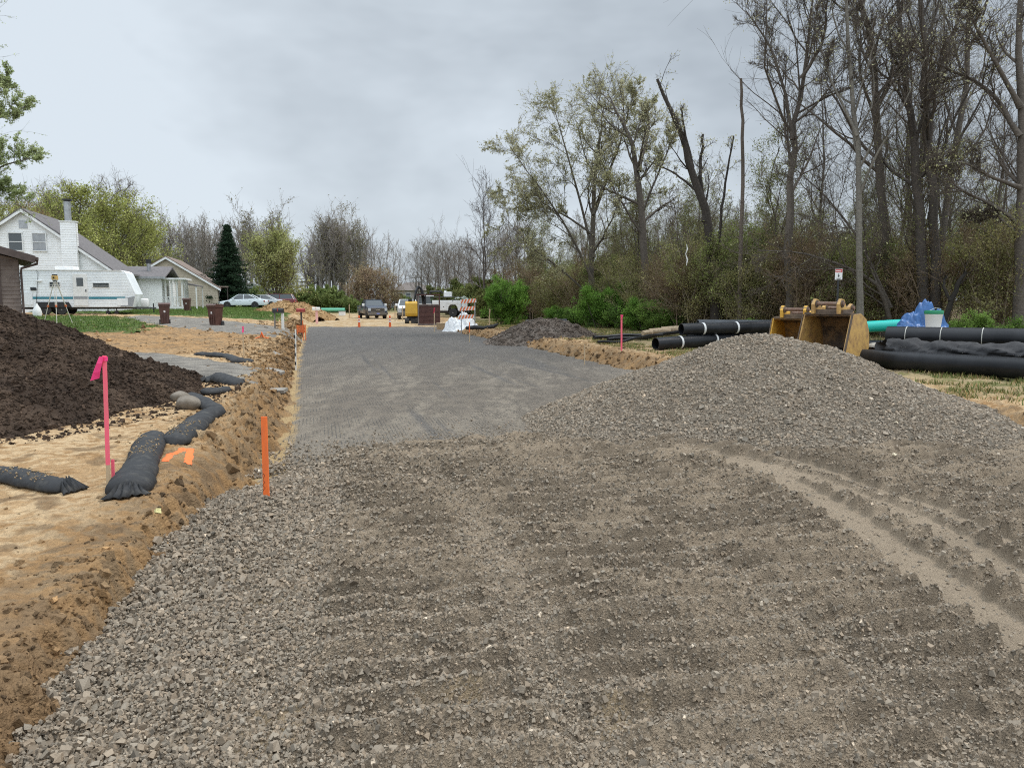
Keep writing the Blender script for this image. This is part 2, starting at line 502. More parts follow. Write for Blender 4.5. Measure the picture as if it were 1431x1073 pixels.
def build_gravel():
    ys = []; y = 1.5
    while y < 13.5: ys.append(y); y *= 1.0031
    X, Y = grid(-.95, .95, 900, np.array(ys), k=.4)
    Z = gravel_h(X, Y)
    keep = (X > XL(Y) - .5) & (Y < yedge(X) + .5) & (Z > -.02)
    v = np.stack([X, Y, Z], -1).reshape(-1, 3)
    v, f, cc = compact(v, gridfaces(*X.shape, keep), gravel_col(X, Y).reshape(-1, 3))
    o = npmesh('gravel_road', v, f, attr_mat('stone_fines', nscale=95, nmix=.35, bump=1.0, bscale=130, bdist=.025), smooth=True, cols=cc)
    tag(o, 'rolled layer of crushed grey stone with cleat and wheel marks', kind='structure')
build_gravel()

# ------------------------------------------------------------------ rocks
def rock_mesh(name, P, S, cols, m, squash=.62, seed=1, nshape=40):
    """many angular broken stones as one mesh. P (n,3) centres, S (n,) sizes"""
    r = np.random.default_rng(seed); n = len(P)
    cube = np.array([[-1, -1, -1], [1, -1, -1], [1, 1, -1], [-1, 1, -1], [-1, -1, 1], [1, -1, 1], [1, 1, 1], [-1, 1, 1]], float)
    shapes = []
    for i in range(nshape):
        q = cube * np.array([1, r.uniform(.6, .95), r.uniform(.5, .85)]) + r.uniform(-.42, .42, (8, 3)) * np.array([1, .8, .7])
        top = r.uniform(.45, .9); q[4:, :2] *= top; q[:4, :2] *= r.uniform(.6, 1)
        shapes.append(q)
    shapes = np.array(shapes)
    sh = shapes[r.integers(0, nshape, n)]
    yaw = r.uniform(0, 2 * math.pi, n); tilt = r.normal(0, .5, n); roll = r.normal(0, .5, n)
    cy, sy = np.cos(yaw), np.sin(yaw); ct, st = np.cos(tilt), np.sin(tilt); cr, sr = np.cos(roll), np.sin(roll)
    Rz = np.zeros((n, 3, 3)); Rz[:, 0, 0] = cy; Rz[:, 0, 1] = -sy; Rz[:, 1, 0] = sy; Rz[:, 1, 1] = cy; Rz[:, 2, 2] = 1
    Rx = np.zeros((n, 3, 3)); Rx[:, 0, 0] = 1; Rx[:, 1, 1] = ct; Rx[:, 1, 2] = -st; Rx[:, 2, 1] = st; Rx[:, 2, 2] = ct
    Ry = np.zeros((n, 3, 3)); Ry[:, 1, 1] = 1; Ry[:, 0, 0] = cr; Ry[:, 0, 2] = sr; Ry[:, 2, 0] = -sr; Ry[:, 2, 2] = cr
    M = Rz @ Rx @ Ry
    V = np.einsum('nij,nkj->nki', M, sh) * (S * .5)[:, None, None] + P[:, None, :]
    q = np.array([[0, 3, 2, 1], [4, 5, 6, 7], [0, 1, 5, 4], [1, 2, 6, 5], [2, 3, 7, 6], [3, 0, 4, 7]])
    F = (q[None] + (np.arange(n) * 8)[:, None, None]).reshape(-1, 4)
    cc = np.repeat(cols, 8, axis=0)
    return npmesh(name, V.reshape(-1, 3), F, m, cols=cc)
STONE = attr_mat('crushed_stone', nscale=140, nmix=.14, bump=.25, bscale=200, rough=.85, bdist=.01)
def stone_cols(n, r, base=C(.252, .205, .153)):
    b = base[None] * np.exp(r.normal(0, .15, n))[:, None]
    t = r.random(n)[:, None]
    b = b * (1 + (t - .5) * np.array([.10, 0, -.10]))
    pale = r.random(n) < .006
    b[pale] = b[pale] * 2.1
    dk = r.random(n) < .08
    b[dk] *= .6
    return np.clip(b, .02, .7)

# the large pile
PC = (at(1065, 620, 11.6)[0], 11.7); PH = 1.42
def pile_h(x, y):
    dx = (x - PC[0]); dy = (y - PC[1])
    a = np.arctan2(dy, dx)
    rx = np.where(dx < 0, 3.35, 3.6); ry = np.where(dy < 0, 3.5, 3.3)
    rr = np.sqrt((dx / rx) ** 2 + (dy / ry) ** 2)
    rr = rr * (1 + .06 * pn(np.cos(a) * 2 + 5, np.sin(a) * 2, 81))
    t = np.clip(1 - rr, -.3, 1)
    core = np.where(t > 0, t, t)
    h = PH * (1.16 * core - .16 * core * core)                      # conical flanks
    top = PH * .95 - .30 * (rr ** 2)
    h = -np.log(np.exp(-h * 9) + np.exp(-(top) * 9)) / 9              # soft rounded crest
    skirt = .05 * np.exp(-((rr - 1) / .18) ** 2)
    h = h + skirt
    h = h + .06 * fbm(dx * .8, dy * .8, 3, 82) * sstep(-.1, .3, t) + .02 * fbm(dx * 5, dy * 5, 3, 83)
    return .12 + h
def build_pile():
    xs = np.linspace(PC[0] - 4.8, PC[0] + 5.2, 330); ys = np.linspace(PC[1] - 4.8, PC[1] + 4.6, 310)
    X, Y = np.meshgrid(xs, ys); Z = pile_h(X, Y)
    base = np.where(Y < yedge(X) + .3, gravel_h(X, Y), road_h(X, Y))
    keep = Z > base - .08
    Z = np.maximum(Z, base - .12)
    c = mixc(C(.17, .14, .105), C(.23, .19, .145), sstep(-.3, .3, fbm(X * 2, Y * 2, 3, 84)))
    v = np.stack([X, Y, Z], -1).reshape(-1, 3)
    v, f, cc = compact(v, gridfaces(*X.shape, keep), c.reshape(-1, 3))
    o = npmesh('gravel_pile', v, f, attr_mat('pile_fines', nscale=90, nmix=.4, bump=1, bscale=110, bdist=.03), smooth=True, cols=cc)
    tag(o, 'large rounded pile of crushed grey stone in front of the excavator buckets', 'gravel pile')
    # loose stones on it: a part of the pile
    r = np.random.default_rng(5); n = 130000
    x = r.uniform(PC[0] - 4.4, PC[0] + 4.7, n); y = r.uniform(PC[1] - 4.3, PC[1] + 4.0, n)
    z = pile_h(x, y); b = np.where(y < yedge(x) + .3, gravel_h(x, y), road_h(x, y))
    ok = (z > b - .01) & ((y < PC[1] + 1.2) | (r.random(n) < .3))
    x, y, z = x[ok], y[ok], z[ok]
    S = np.clip(np.exp(r.normal(math.log(.025), .35, len(x))), .012, .08)
    s = rock_mesh('loose_stones', np.stack([x, y, z + S * .12], -1), S, stone_cols(len(x), r, C(.25, .205, .155)), STONE, seed=6)
    s.parent = o; s['kind'] = 'stuff'
build_pile()

def build_stones():
    r = np.random.default_rng(11)
    PX = []; SX = []
    def band(y0, y1, dens, s0, sig, smin, smax, fn=None, tint=1.0):
        A = 0
        n = int(dens * (y1 - y0) * (y1 + y0) * .5 * 1.75)
        y = np.sqrt(r.uniform(y0 ** 2, y1 ** 2, n)); x = r.uniform(-.86, .86, n) * (y + .2)
        w = wheel(x, y)
        dl = x - XL(y)
        edge = np.exp(-np.maximum(dl - .15, 0) / .75)
        rd = ridges(x, y)
        pr = .52 + .35 * sstep(-.2, .4, fbm(x * 1.2, y * 1.2, 3, 91)) + edge * .9 - rd * .05
        pr = pr + .35 * sstep(-.3, .1, y - yedge(x) + .9)
        pr = np.where(w > .4, .05, pr)
        ok = (r.random(n) < pr * np.where(y > yedge(x) + .1, np.exp(-(y - yedge(x)) / .5), 1)) & (dl > -.45) & (np.maximum(gravel_h(x, y), road_h(x, y)) > ground_h(x, y) - .012) & (y < yedge(x) + 2.2)
        x, y, edge = x[ok], y[ok], edge[ok]
        S = np.clip(np.exp(r.normal(math.log(s0), sig, len(x))), smin, smax) * (1 + .45 * edge)
        z = np.where(y > yedge(x), np.maximum(gravel_h(x, y), road_h(x, y) + .004), gravel_h(x, y)) + S * (.02 + .16 * edge) + r.random(len(x)) ** 2 * .035 * edge
        inpile = pile_h(x, y) > z + .03
        k = ~inpile
        PX.append(np.stack([x, y, z], -1)[k]); SX.append(S[k])
    band(1.7, 4.2, 11000, .010, .35, .006, .03)
    band(1.7, 6.0, 800, .021, .28, .012, .042)
    band(4.2, 8.0, 3600, .013, .35, .010, .05)
    band(6.0, 13.0, 1100, .019, .35, .015, .08)
    P = np.concatenate(PX); S = np.concatenate(SX)
    print('stones', len(P))
    o = rock_mesh('gravel', P, S, stone_cols(len(P), r), STONE, seed=12)
    tag(o, 'loose broken grey stones strewn over the rolled layer', kind='stuff')
    # soil clods along the cut banks and over the left verge
    n = 60000
    y = np.exp(r.uniform(math.log(1.8), math.log(52), n))
    side = r.random(n)
    off = r.exponential(1, n) * np.where(y < 8, .2, .5) + .02
    x = np.where(side < .62, XL(y) - off * np.where(y < 8, .9, 1.3), XR(y) + off * 1.3 + .1)
    lotm = (side > .9)
    x = np.where(lotm, XL(y) - r.uniform(.5, 14, n), x)
    ok = ~((y < 9.2) & (x > 5)) & (np.abs(x) < y * .95 + 1) & (r.random(n) < np.where(y < 14, .25, .7) * (.35 + .65 * sstep(-.2, .3, fbm(x * 1.5, y * 1.5, 3, 93))))
    x, y = x[ok], y[ok]
    k_ = np.hypot(x - MARK[0], y - MARK[1]) > .5
    x, y = x[k_], y[k_]
    S = np.clip(np.exp(r.normal(math.log(.028), .62, len(x))), .012, .17) * np.interp(y, [1.8, 6, 20, 50], [.45, .62, 1.2, 2.0])
    z = ground_h(x, y)
    c = soil_col(x, y) * np.exp(r.normal(-.12, .3, len(x)))[:, None] * .85
    o = rock_mesh('soil_clods', np.stack([x, y, z + S * .1], -1), S, np.clip(c, .02, .6), attr_mat('clod_soil', nscale=60, nmix=.3, bump=.6, bscale=90, rough=.95), seed=14)
    tag(o, 'crumbled brown earth along the dug edges', kind='stuff')
build_stones()

# ------------------------------------------------------------------ other heaps
def heap(name, c, rx, ry, hgt, base, col, matl, label, cat, seed=0, clod=None, clodcol=None, n=220, power=1.0, group=None, nm='loose_lumps', crest=.2, k0=.1, noise=.09):
    xs = np.linspace(-1.25, 1.25, n)
    X, Y = np.meshgrid(xs * rx, xs * ry)
    rr = np.sqrt((X / rx) ** 2 + (Y / ry) ** 2); a = np.arctan2(Y, X)
    rr = rr * (1 + .09 * pn(np.cos(a) * 2, np.sin(a) * 2 + seed, seed))
    t = 1 - rr
    def hh(X, Y, t):
        h = np.where(t > 0, hgt * ((1 + crest) * t - crest * t * t), t * hgt * 1.2)
        h = hgt * 1.0 - np.log(1 + np.exp((hgt * .93 - h) * 9 / hgt)) * hgt / 9 if False else h
        h = np.minimum(h, hgt) - .10 * hgt * np.exp(-(np.maximum(1 - t, 0) / .12) ** 2)
        return h + hgt * noise * fbm(X / rx * 3, Y / ry * 3, 4, seed + 2) * sstep(-.1, .3, t) + .03 * fbm(X * 4, Y * 4, 3, seed + 3)
    H = hh(X, Y, t)
    G = ground_h(X + c[0], Y + c[1])
    Z = np.minimum(G, base) * .0 + base + H
    keep = Z > G - .1
    Z = np.maximum(Z, G - .15)
    cc = col(X + c[0], Y + c[1])
    v = np.stack([X + c[0], Y + c[1], Z], -1).reshape(-1, 3)
    v, f, cc = compact(v, gridfaces(*X.shape, keep), cc.reshape(-1, 3))
    o = npmesh(name, v, f, matl, smooth=True, cols=cc)
    tag(o, label, cat, group)
    if clod:
        cn, s0, sig = clod
        r = np.random.default_rng(seed + 50)
        x = r.uniform(-1.15, 1.15, cn) * rx; y = r.uniform(-1.15, 1.15, cn) * ry
        rr = np.sqrt((x / rx) ** 2 + (y / ry) ** 2); a = np.arctan2(y, x)
        rr = rr * (1 + .09 * pn(np.cos(a) * 2, np.sin(a) * 2 + seed, seed))
        z = base + hh(x, y, 1 - rr); g = ground_h(x + c[0], y + c[1])
        spill = (rr < 1.18) & (r.random(cn) < .25)
        ok = (z > g - .01) | spill
        z = np.maximum(z, g)
        x, y, z = x[ok], y[ok], z[ok]
        S = np.clip(np.exp(r.normal(math.log(s0), sig, len(x))), s0 * .3, s0 * 4.5)
        cl = col(x + c[0], y + c[1]) if clodcol is None else np.repeat(clodcol[None], len(x), 0)
        cl = cl * np.exp(r.normal(0, .25, len(x)))[:, None]
        s = rock_mesh(nm, np.stack([x + c[0], y + c[1], z + S * .1], -1), S, np.clip(cl, .008, .6), matl, seed=seed + 51)
        s.parent = o; s['kind'] = 'stuff'
    return o
TOPSOIL = attr_mat('topsoil', nscale=35, nmix=.35, bump=1, bscale=50, bdist=.04, rough=.97, spec=.15)
def tcol(x, y):
    return mixc(C(.046, .031, .022), C(.078, .053, .037), sstep(-.3, .4, fbm(x * 1.4, y * 1.4, 4, 101)))
heap('topsoil_pile', (-8.95, 11.6), 3.85, 4.4, 1.68, .38, tcol, TOPSOIL, 'tall pile of dark brown topsoil behind the black filter socks', 'soil pile', seed=3, clod=(80000, .026, .5), n=360, crest=.25)
def gcol2(x, y): return mixc(C(.10, .078, .062), C(.145, .12, .10), sstep(-.3, .4, fbm(x * 2, y * 2, 4, 102)))
heap('asphalt_millings_pile', (1.6, 34.6), 2.35, 2.1, .88, .30, gcol2, attr_mat('millings', nscale=20, nmix=.3, bump=1, bscale=40, bdist=.05), 'low grey brown mound of millings at the far right road edge', 'gravel pile', seed=9, clod=(5000, .06, .35), n=160, crest=.5)
def scol(x, y): return mixc(C(.27, .165, .075), C(.36, .235, .115), sstep(-.3, .4, fbm(x * .8, y * .8, 4, 103)))
SANDM = attr_mat('sandy_soil', nscale=12, nmix=.25, bump=.8, bscale=25, bdist=.06)
p = at(385, 444, 64)
heap('sand_pile', (p.x, 66), 2.6, 2.4, 1.15, gh(p.x, 64) - .05, scol, SANDM, 'orange sand pile beside the white sedan behind the black mailbox', 'sand pile', seed=15, clod=(1500, .09, .4), n=110, crest=.1, group='orange sand piles at the left road edge')
p = at(428, 444, 70)
heap('sand_pile', (p.x - .9, 71), 2.9, 2.6, 1.25, gh(p.x - 1, 70) - .25, scol, SANDM, 'orange sand pile behind the orange roadside signs', 'sand pile', seed=19, clod=(1500, .09, .4), n=110, crest=.15, group='orange sand piles at the left road edge')

# ------------------------------------------------------------------ thin sheets laid on the ground: drives and lawns
def sheet(name, poly, col, matl, step, label, lift=.02, wob=.25, stones=None):
    P = np.array(poly, float)
    x0, y0 = P.min(0) - .6; x1, y1 = P.max(0) + .6
    X, Y = np.meshgrid(np.arange(x0, x1, step), np.arange(y0, y1, step))
    Q = np.vstack([P, P[:1]])
    d = pdist(X, Y, Q)
    ins = np.zeros(X.shape, bool)
    for a, b in zip(Q[:-1], Q[1:]):
        cond = ((a[1] > Y) != (b[1] > Y)) & (X < (b[0] - a[0]) * (Y - a[1]) / (b[1] - a[1] + 1e-9) + a[0])
        ins ^= cond
    sd = np.where(ins, d, -d) + wob * fbm(X * 1.1, Y * 1.1, 3, 111)
    h, ul, ur, dl, dr = base_h(X, Y)
    Z = h + .02 * fbm(X * .8, Y * .8, 3, 112) + .012 * fbm(X * 7, Y * 7, 3, 113) + lift + .05 * sstep(-.1, .5, sd) - .12 * sstep(.1, -.4, sd)
    keep = sd > -.35
    cc = col(X, Y)
    v = np.stack([X, Y, Z], -1).reshape(-1, 3)
    v, f, cc = compact(v, gridfaces(*X.shape, keep), cc.reshape(-1, 3))
    o = npmesh(name, v, f, matl, smooth=True, cols=cc)
    tag(o, label, kind='structure')
    return X[sd > .05], Y[sd > .05], Z[sd > .05]
DRV = attr_mat('drive_stone', nscale=40, nmix=.3, bump=1, bscale=70, bdist=.03)
def dcol(x, y): return mixc(C(.17, .155, .135), C(.26, .235, .20), sstep(-.3, .4, fbm(x * 1.4, y * 3.5, 4, 121)))
z = .5
sheet('driveway', [gp(352, 531, .45)[:2], gp(190, 527, .45)[:2], (-13, 16.2), (-30, 20), (-30, 28), gp(125, 490, .52)[:2], gp(250, 496, .5)[:2], gp(366, 514, .45)[:2]], dcol, DRV, .07, 'grey gravel driveway crossing the left verge')
sheet('driveway', [(-9.2, 30.2), (-9.9, 36.5), (-18.6, 46), (-24, 49.5), (-24.6, 47.6), (-18.2, 38.6), (-13.2, 33.2)], dcol, DRV, .12, 'grey gravel driveway beside the brown bins')
LAWN = attr_mat('lawn_soil', nscale=9, nmix=.3, bump=1, bscale=30, bdist=.06)
def lcol(x, y): return mixc(C(.06, .105, .022), C(.12, .13, .045), sstep(-.2, .4, fbm(x * .9, y * .9, 4, 122)))
LA = sheet('lawn', [(-16.0, 31.5), (-18.6, 38.4), (-24.5, 47.2), (-60, 58), (-60, 36), (-30, 30.5)], lcol, LAWN, .2, 'patchy green lawn in front of the caravan', wob=1.2)
LB = sheet('lawn', [(-14.2, 46.5), (-19, 48.5), (-30, 55), (-48, 62), (-48, 85), (-26, 85), (-19.5, 66)], lcol, LAWN, .25, 'bright green lawn in front of the tan gabled house', wob=.8)
def blades(name, X, Y, Z, n, hgt, w, col, label, seed, spread=.0):
    r = np.random.default_rng(seed)
    i = r.integers(0, len(X), n)
    x = X[i] + r.uniform(-.15, .15, n); y = Y[i] + r.uniform(-.15, .15, n); z = Z[i] - .01
    a = r.uniform(0, 2 * math.pi, n); H = hgt * r.uniform(.5, 1.3, n); W = w * r.uniform(.6, 1.2, n)
    dx, dy = np.cos(a) * W, np.sin(a) * W
    lx = r.normal(0, .35, n) * H; ly = r.normal(0, .35, n) * H
    V = np.stack([np.stack([x - dx, y - dy, z], -1), np.stack([x + dx, y + dy, z], -1), np.stack([x + lx, y + ly, z + H], -1)], 1).reshape(-1, 3)
    F = np.arange(3 * n).reshape(-1, 3)
    cc = np.repeat(col[None] * np.exp(r.normal(0, .3, n))[:, None] * (1 + .25 * r.random((n, 1)) * np.array([[1.2, .2, -.2]])), 3, 0)
    o = npmesh(name, V, F, LEAFM, cols=np.clip(cc, .01, .6))
    tag(o, label, kind='stuff')
LEAFM = attr_mat('blade_green', nscale=5, nmix=.2, bump=0, rough=.6)
for (A, n, nm, s) in ((LA, 60000, 'short green grass of the lawn before the caravan', 1), (LB, 60000, 'short bright grass of the lawn before the tan house', 2)):
    blades('grass', A[0], A[1], A[2], n, .09, .02, C(.085, .15, .03), nm, s)
# weeds and dry grass on the right hand field
r = np.random.default_rng(77)
n = 90000
yy = r.uniform(9.5, 60, n); xx = XR(yy) + 1.9 + np.abs(r.normal(0, 7.5, n))
ok = (fbm(xx * .9, yy * .9, 3, 131) > -.06 + .25 * np.exp(-(xx - XR(yy)) / 3)) & (xx < yy * .9 + 3)
xx, yy = xx[ok], yy[ok]
blades('grass', xx, yy, ground_h(xx, yy), 90000, .09, .012, C(.10, .135, .035), 'tufts of weedy green grass in front of the woods', 3)
blades('grass', xx, yy, ground_h(xx, yy), 60000, .08, .010, C(.34, .27, .14), 'dry straw coloured grass stalks in front of the woods', 4)
# ------------------------------------------------------------------ trees
BARK = attr_mat('bark', nscale=14, nmix=.35, bump=.8, bscale=22, bdist=.03, rough=.9)
CROWN = attr_mat('twigs_and_leaves', nscale=1.3, nmix=.22, bump=0, rough=.75, spec=.2)
_t = CROWN.node_tree; _b = _t.nodes['Principled BSDF']; _tr = _t.nodes.new('ShaderNodeBsdfTranslucent'); _mx = _t.nodes.new('ShaderNodeMixShader'); _mx.inputs[0].default_value = .38
_hs = [n for n in _t.nodes if n.type == 'HUE_SAT'][0]
_t.links.new(_hs.outputs[0], _tr.inputs['Color']); _t.links.new(_b.outputs[0], _mx.inputs[1]); _t.links.new(_tr.outputs[0], _mx.inputs[2]); _t.links.new(_mx.outputs[0], _t.nodes['Material Output'].inputs['Surface'])
def nrm(a): return a / (np.linalg.norm(a, axis=-1, keepdims=True) + 1e-9)
def tubes(P, Rd, s):
    """P (n,m,3) Rd (n,m) -> verts, quads"""
    n, m, _ = P.shape
    T = np.zeros_like(P); T[:, 1:-1] = P[:, 2:] - P[:, :-2]; T[:, 0] = P[:, 1] - P[:, 0]; T[:, -1] = P[:, -1] - P[:, -2]
    T = nrm(T)
    main = nrm(P[:, -1] - P[:, 0])
    ref = np.where(np.abs(main[:, 2:3]) < .8, np.array([[0, 0, 1.]]), np.array([[1., 0, 0]]))[:, None, :]
    A = nrm(np.cross(T, np.broadcast_to(ref, T.shape))); B = np.cross(T, A)
    ang = np.arange(s) * 2 * math.pi / s
    V = P[:, :, None, :] + (A[:, :, None, :] * np.cos(ang)[None, None, :, None] + B[:, :, None, :] * np.sin(ang)[None, None, :, None]) * Rd[:, :, None, None]
    i = np.arange(n)[:, None, None] * m * s; j = np.arange(m - 1)[None, :, None] * s; k = np.arange(s)[None, None, :]; k2 = (k + 1) % s
    F = np.stack([i + j + k, i + j + k2, i + j + s + k2, i + j + s + k], -1).reshape(-1, 4)
    return V.reshape(-1, 3), F
def shoots(r, S, D, L, Rad, nseg, jit, up, taper=.25):
    n = len(S); P = [S]; d = D.copy(); step = (L / nseg)[:, None]
    for i in range(nseg):
        d = nrm(d + r.normal(0, jit, (n, 3)) + np.array([0, 0, up]))
        P.append(P[-1] + d * step)
    P = np.stack(P, 1)
    t = np.linspace(0, 1, nseg + 1)
    return P, Rad[:, None] * (1 - t * (1 - taper))[None]
def kids(r, P, Rd, k, t0, t1, ang, ajit, lfrac, ljit, L, rfrac, endbias=0, shape=None):
    n, m, _ = P.shape
    t = t0 + (t1 - t0) * ((np.arange(k)[None] + r.random((n, k))) / k)
    f = t * (m - 1); i = np.clip(f.astype(int), 0, m - 2); fr = (f - i)[..., None]
    ii = np.arange(n)[:, None]
    S = P[ii, i] * (1 - fr) + P[ii, i + 1] * fr
    T = nrm(P[ii, i + 1] - P[ii, i])
    az = r.random((n, k)) * 2 * math.pi + np.arange(k)[None] * 2.4
    a = np.clip(ang + r.normal(0, ajit, (n, k)), .1, 1.9)
    ref = np.where(np.abs(T[..., 2:3]) < .9, np.array([0, 0, 1.]), np.array([1., 0, 0]))
    A = nrm(np.cross(T, ref)); B = np.cross(T, A)
    D = T * np.cos(a)[..., None] + (A * np.cos(az)[..., None] + B * np.sin(az)[..., None]) * np.sin(a)[..., None]
    rr = (Rd[ii, i] * (1 - fr[..., 0]) + Rd[ii, i + 1] * fr[..., 0])
    ln = L[:, None] * lfrac * np.exp(r.normal(0, ljit, (n, k)))
    if shape is not None: ln = ln * shape(t)
    return S.reshape(-1, 3), D.reshape(-1, 3), ln.reshape(-1), np.minimum(rr * rfrac, rr * .8).reshape(-1), t.reshape(-1)
def leafquads(r, S, size, cols, flat=.0):
    n = len(S)
    a = nrm(r.normal(0, 1, (n, 3))); b = nrm(np.cross(a, r.normal(0, 1, (n, 3))))
    s = (size * np.exp(r.normal(0, .3, n)))[:, None] * .5
    V = np.stack([S - a * s, S + b * s * .7, S + a * s, S - b * s * .7], 1).reshape(-1, 3)
    return V, np.arange(4 * n).reshape(-1, 4), np.repeat(cols, 4, 0)

def make_tree(name, trunks, p, seed, label=None, cat='tree', group=None, loc=None):
    """trunks: list of (points, r0, r1) in local coords. p: dict of growth settings"""
    r = np.random.default_rng(seed)
    g = dict(limbs=14, lt0=.3, lt1=.98, lang=.85, llen=.35, lup=.10, ljit=.14, sub=7, sang=.7, slen=.42, twig=7, tang=.6, tlen=.45, twl=0, wlen=.5, up=.06,
             leaf=0, lsize=.07, lcol=(.16, .17, .05), lcol2=(.22, .22, .09), bark=(.065, .052, .042), twc=(.075, .058, .048), minr=.006, tr=.009, tjit=.12, limbr=.5, shape=None, drop=0, leafsp=.12, sides=8, cats=(1., 1.))
    g.update(p)
    root = empty(name, loc if loc is not None else (0, 0, 0), 0, label, cat, group)
    Vt = []; Ft = []; nv = 0; Vc = []; Fc = []; Cc = []; nc = 0
    def addt(V, F):
        nonlocal nv
        Vt.append(V); Ft.append(F + nv); nv += len(V)
    def addc(V, F, c):
        nonlocal nc
        Vc.append(V); Fc.append(F + nc); Cc.append(np.broadcast_to(c, V.shape) if np.ndim(c) == 1 else c); nc += len(V)
    leafS = []
    for pts, r0, r1 in trunks:
        pts = np.array(pts, float)
        # resample smoothly
        m = 12
        tt = np.linspace(0, len(pts) - 1, m)
        q = np.stack([np.interp(tt, np.arange(len(pts)), pts[:, c]) for c in range(3)], -1)
        q[1:-1] = (q[:-2] + 2 * q[1:-1] + q[2:]) / 4
        H = np.linalg.norm(q[-1] - q[0])
        q[1:] += r.normal(0, r0 * .22, (m - 1, 3)) * np.array([1, 1, 0])
        rad = r0 + (r1 - r0) * np.linspace(0, 1, m) ** .9
        rad[0] *= 1.35
        P = q[None]; Rd = rad[None]
        V, F = tubes(P, Rd, g['sides']); addt(V, F)
        if not g['limbs']: continue
        S, D, L, Ra, t = kids(r, P, Rd, g['limbs'], g['lt0'], g['lt1'], g['lang'], .18, g['llen'], .25, np.array([H]), g['limbr'], shape=g['shape'] or (lambda t: 1.15 - .65 * t))
        Pl, Rl = shoots(r, S, D, L, np.maximum(Ra, g['minr'] * 2), 6, g['ljit'], g['lup'])
        V, F = tubes(Pl, Rl, 5); addt(V, F)
        S, D, L2, Ra, t = kids(r, Pl, Rl, g['sub'], .15, 1.0, g['sang'], .2, g['slen'], .3, L, .55, shape=lambda t: 1.1 - .5 * t)
        Ps, Rs = shoots(r, S, D, L2, np.maximum(Ra, g['minr'] * 1.5), 4, g['tjit'], g['up'])
        V, F = tubes(Ps, Rs, 4); addc(V, F, np.array(g['twc']))
        last = Ps
        if g['twig']:
            S, D, L3, Ra, t = kids(r, Ps, Rs, g['twig'], .1, 1.0, g['tang'], .25, g['tlen'], .3, L2, .6)
            L3 = np.maximum(L3, .12)
            Pw, Rw = shoots(r, S, D, L3, np.full(len(S), g['tr']), 3, .14, g['up'] - g['drop'], .4)
            V, F = tubes(Pw, Rw, 3); addc(V, F, np.array(g['twc']) * 1.1)
            last = Pw
            if g['twl']:
                S, D, L4, Ra, t = kids(r, Pw, Rw, g['twl'], .1, 1.0, .6, .25, g['wlen'], .3, L3, .6)
                L4 = np.maximum(L4, .10)
                Px, Rx = shoots(r, S, D, L4, np.full(len(S), g['tr'] * .75), 2, .14, g['up'] - g['drop'], .5)
                V, F = tubes(Px, Rx, 3); addc(V, F, np.array(g['twc']) * 1.15)
                last = Px
        if g['leaf']:
            n = int(g['leaf']); i = r.integers(0, len(last), n); f = r.random(n) ** .7 * (last.shape[1] - 1)
            k = np.clip(f.astype(int), 0, last.shape[1] - 2); fr = (f - k)[:, None]
            S = last[i, k] * (1 - fr) + last[i, k + 1] * fr + r.normal(0, g['leafsp'], (n, 3))
            if g.get('lz'): S = S[S[:, 2] < g['lz'] + r.normal(0, .5, n)]; n = len(S)
            hue = np.clip(.5 + .9 * fbm(S[:, 0] * .5 + seed, S[:, 2] * .5 + S[:, 1] * .3, 3, seed), 0, 1)[:, None]
            c = np.array(g['lcol']) * (1 - hue) + np.array(g['lcol2']) * hue
            c = c * np.exp(r.normal(0, .22, (n, 1)))
            V, F, c = leafquads(r, S, g['lsize'], c); addc(V, F, c)
    V = np.concatenate(Vt)
    cb = np.broadcast_to(np.array(g['bark']), V.shape) * (1 + .3 * pn(V[:, 0] * 3, V[:, 2] * 1.2, 5))[:, None]
    npmesh('trunk', V, np.concatenate(Ft), BARK, root, smooth=True, cols=cb)
    if Vc: npmesh('crown', np.concatenate(Vc), np.concatenate(Fc), CROWN, root, cols=np.concatenate(Cc))
    return root
def straight(H, lean=(0, 0), wob=.25, seed=0, r0=.16, r1=.03, base=(0, 0)):
    r = np.random.default_rng(seed)
    n = 6; z = np.linspace(-.2, H, n)
    pts = [(base[0] + lean[0] * (k / (n - 1)) + (r.normal(0, wob) if k else 0), base[1] + lean[1] * (k / (n - 1)) + (r.normal(0, wob) if k else 0), z[k]) for k in range(n)]
    return (pts, r0, r1)
def place(proto, x, y, sc=1, rz=0, label=None, first=None, zoff=0, name=None, sz=None):
    o = proto if (not USED.get(proto.name)) else copy_tree(proto)
    USED[proto.name] = True
    o.location = (x, y, gh(x, y) - .05 + zoff); o.rotation_euler = (0, 0, rz); o.scale = (sc, sc, sc * (sz or 1))
    if label: o['label'] = label
    return o
USED = {}

BR = (.11, .093, .077); TW = (.14, .115, .092)
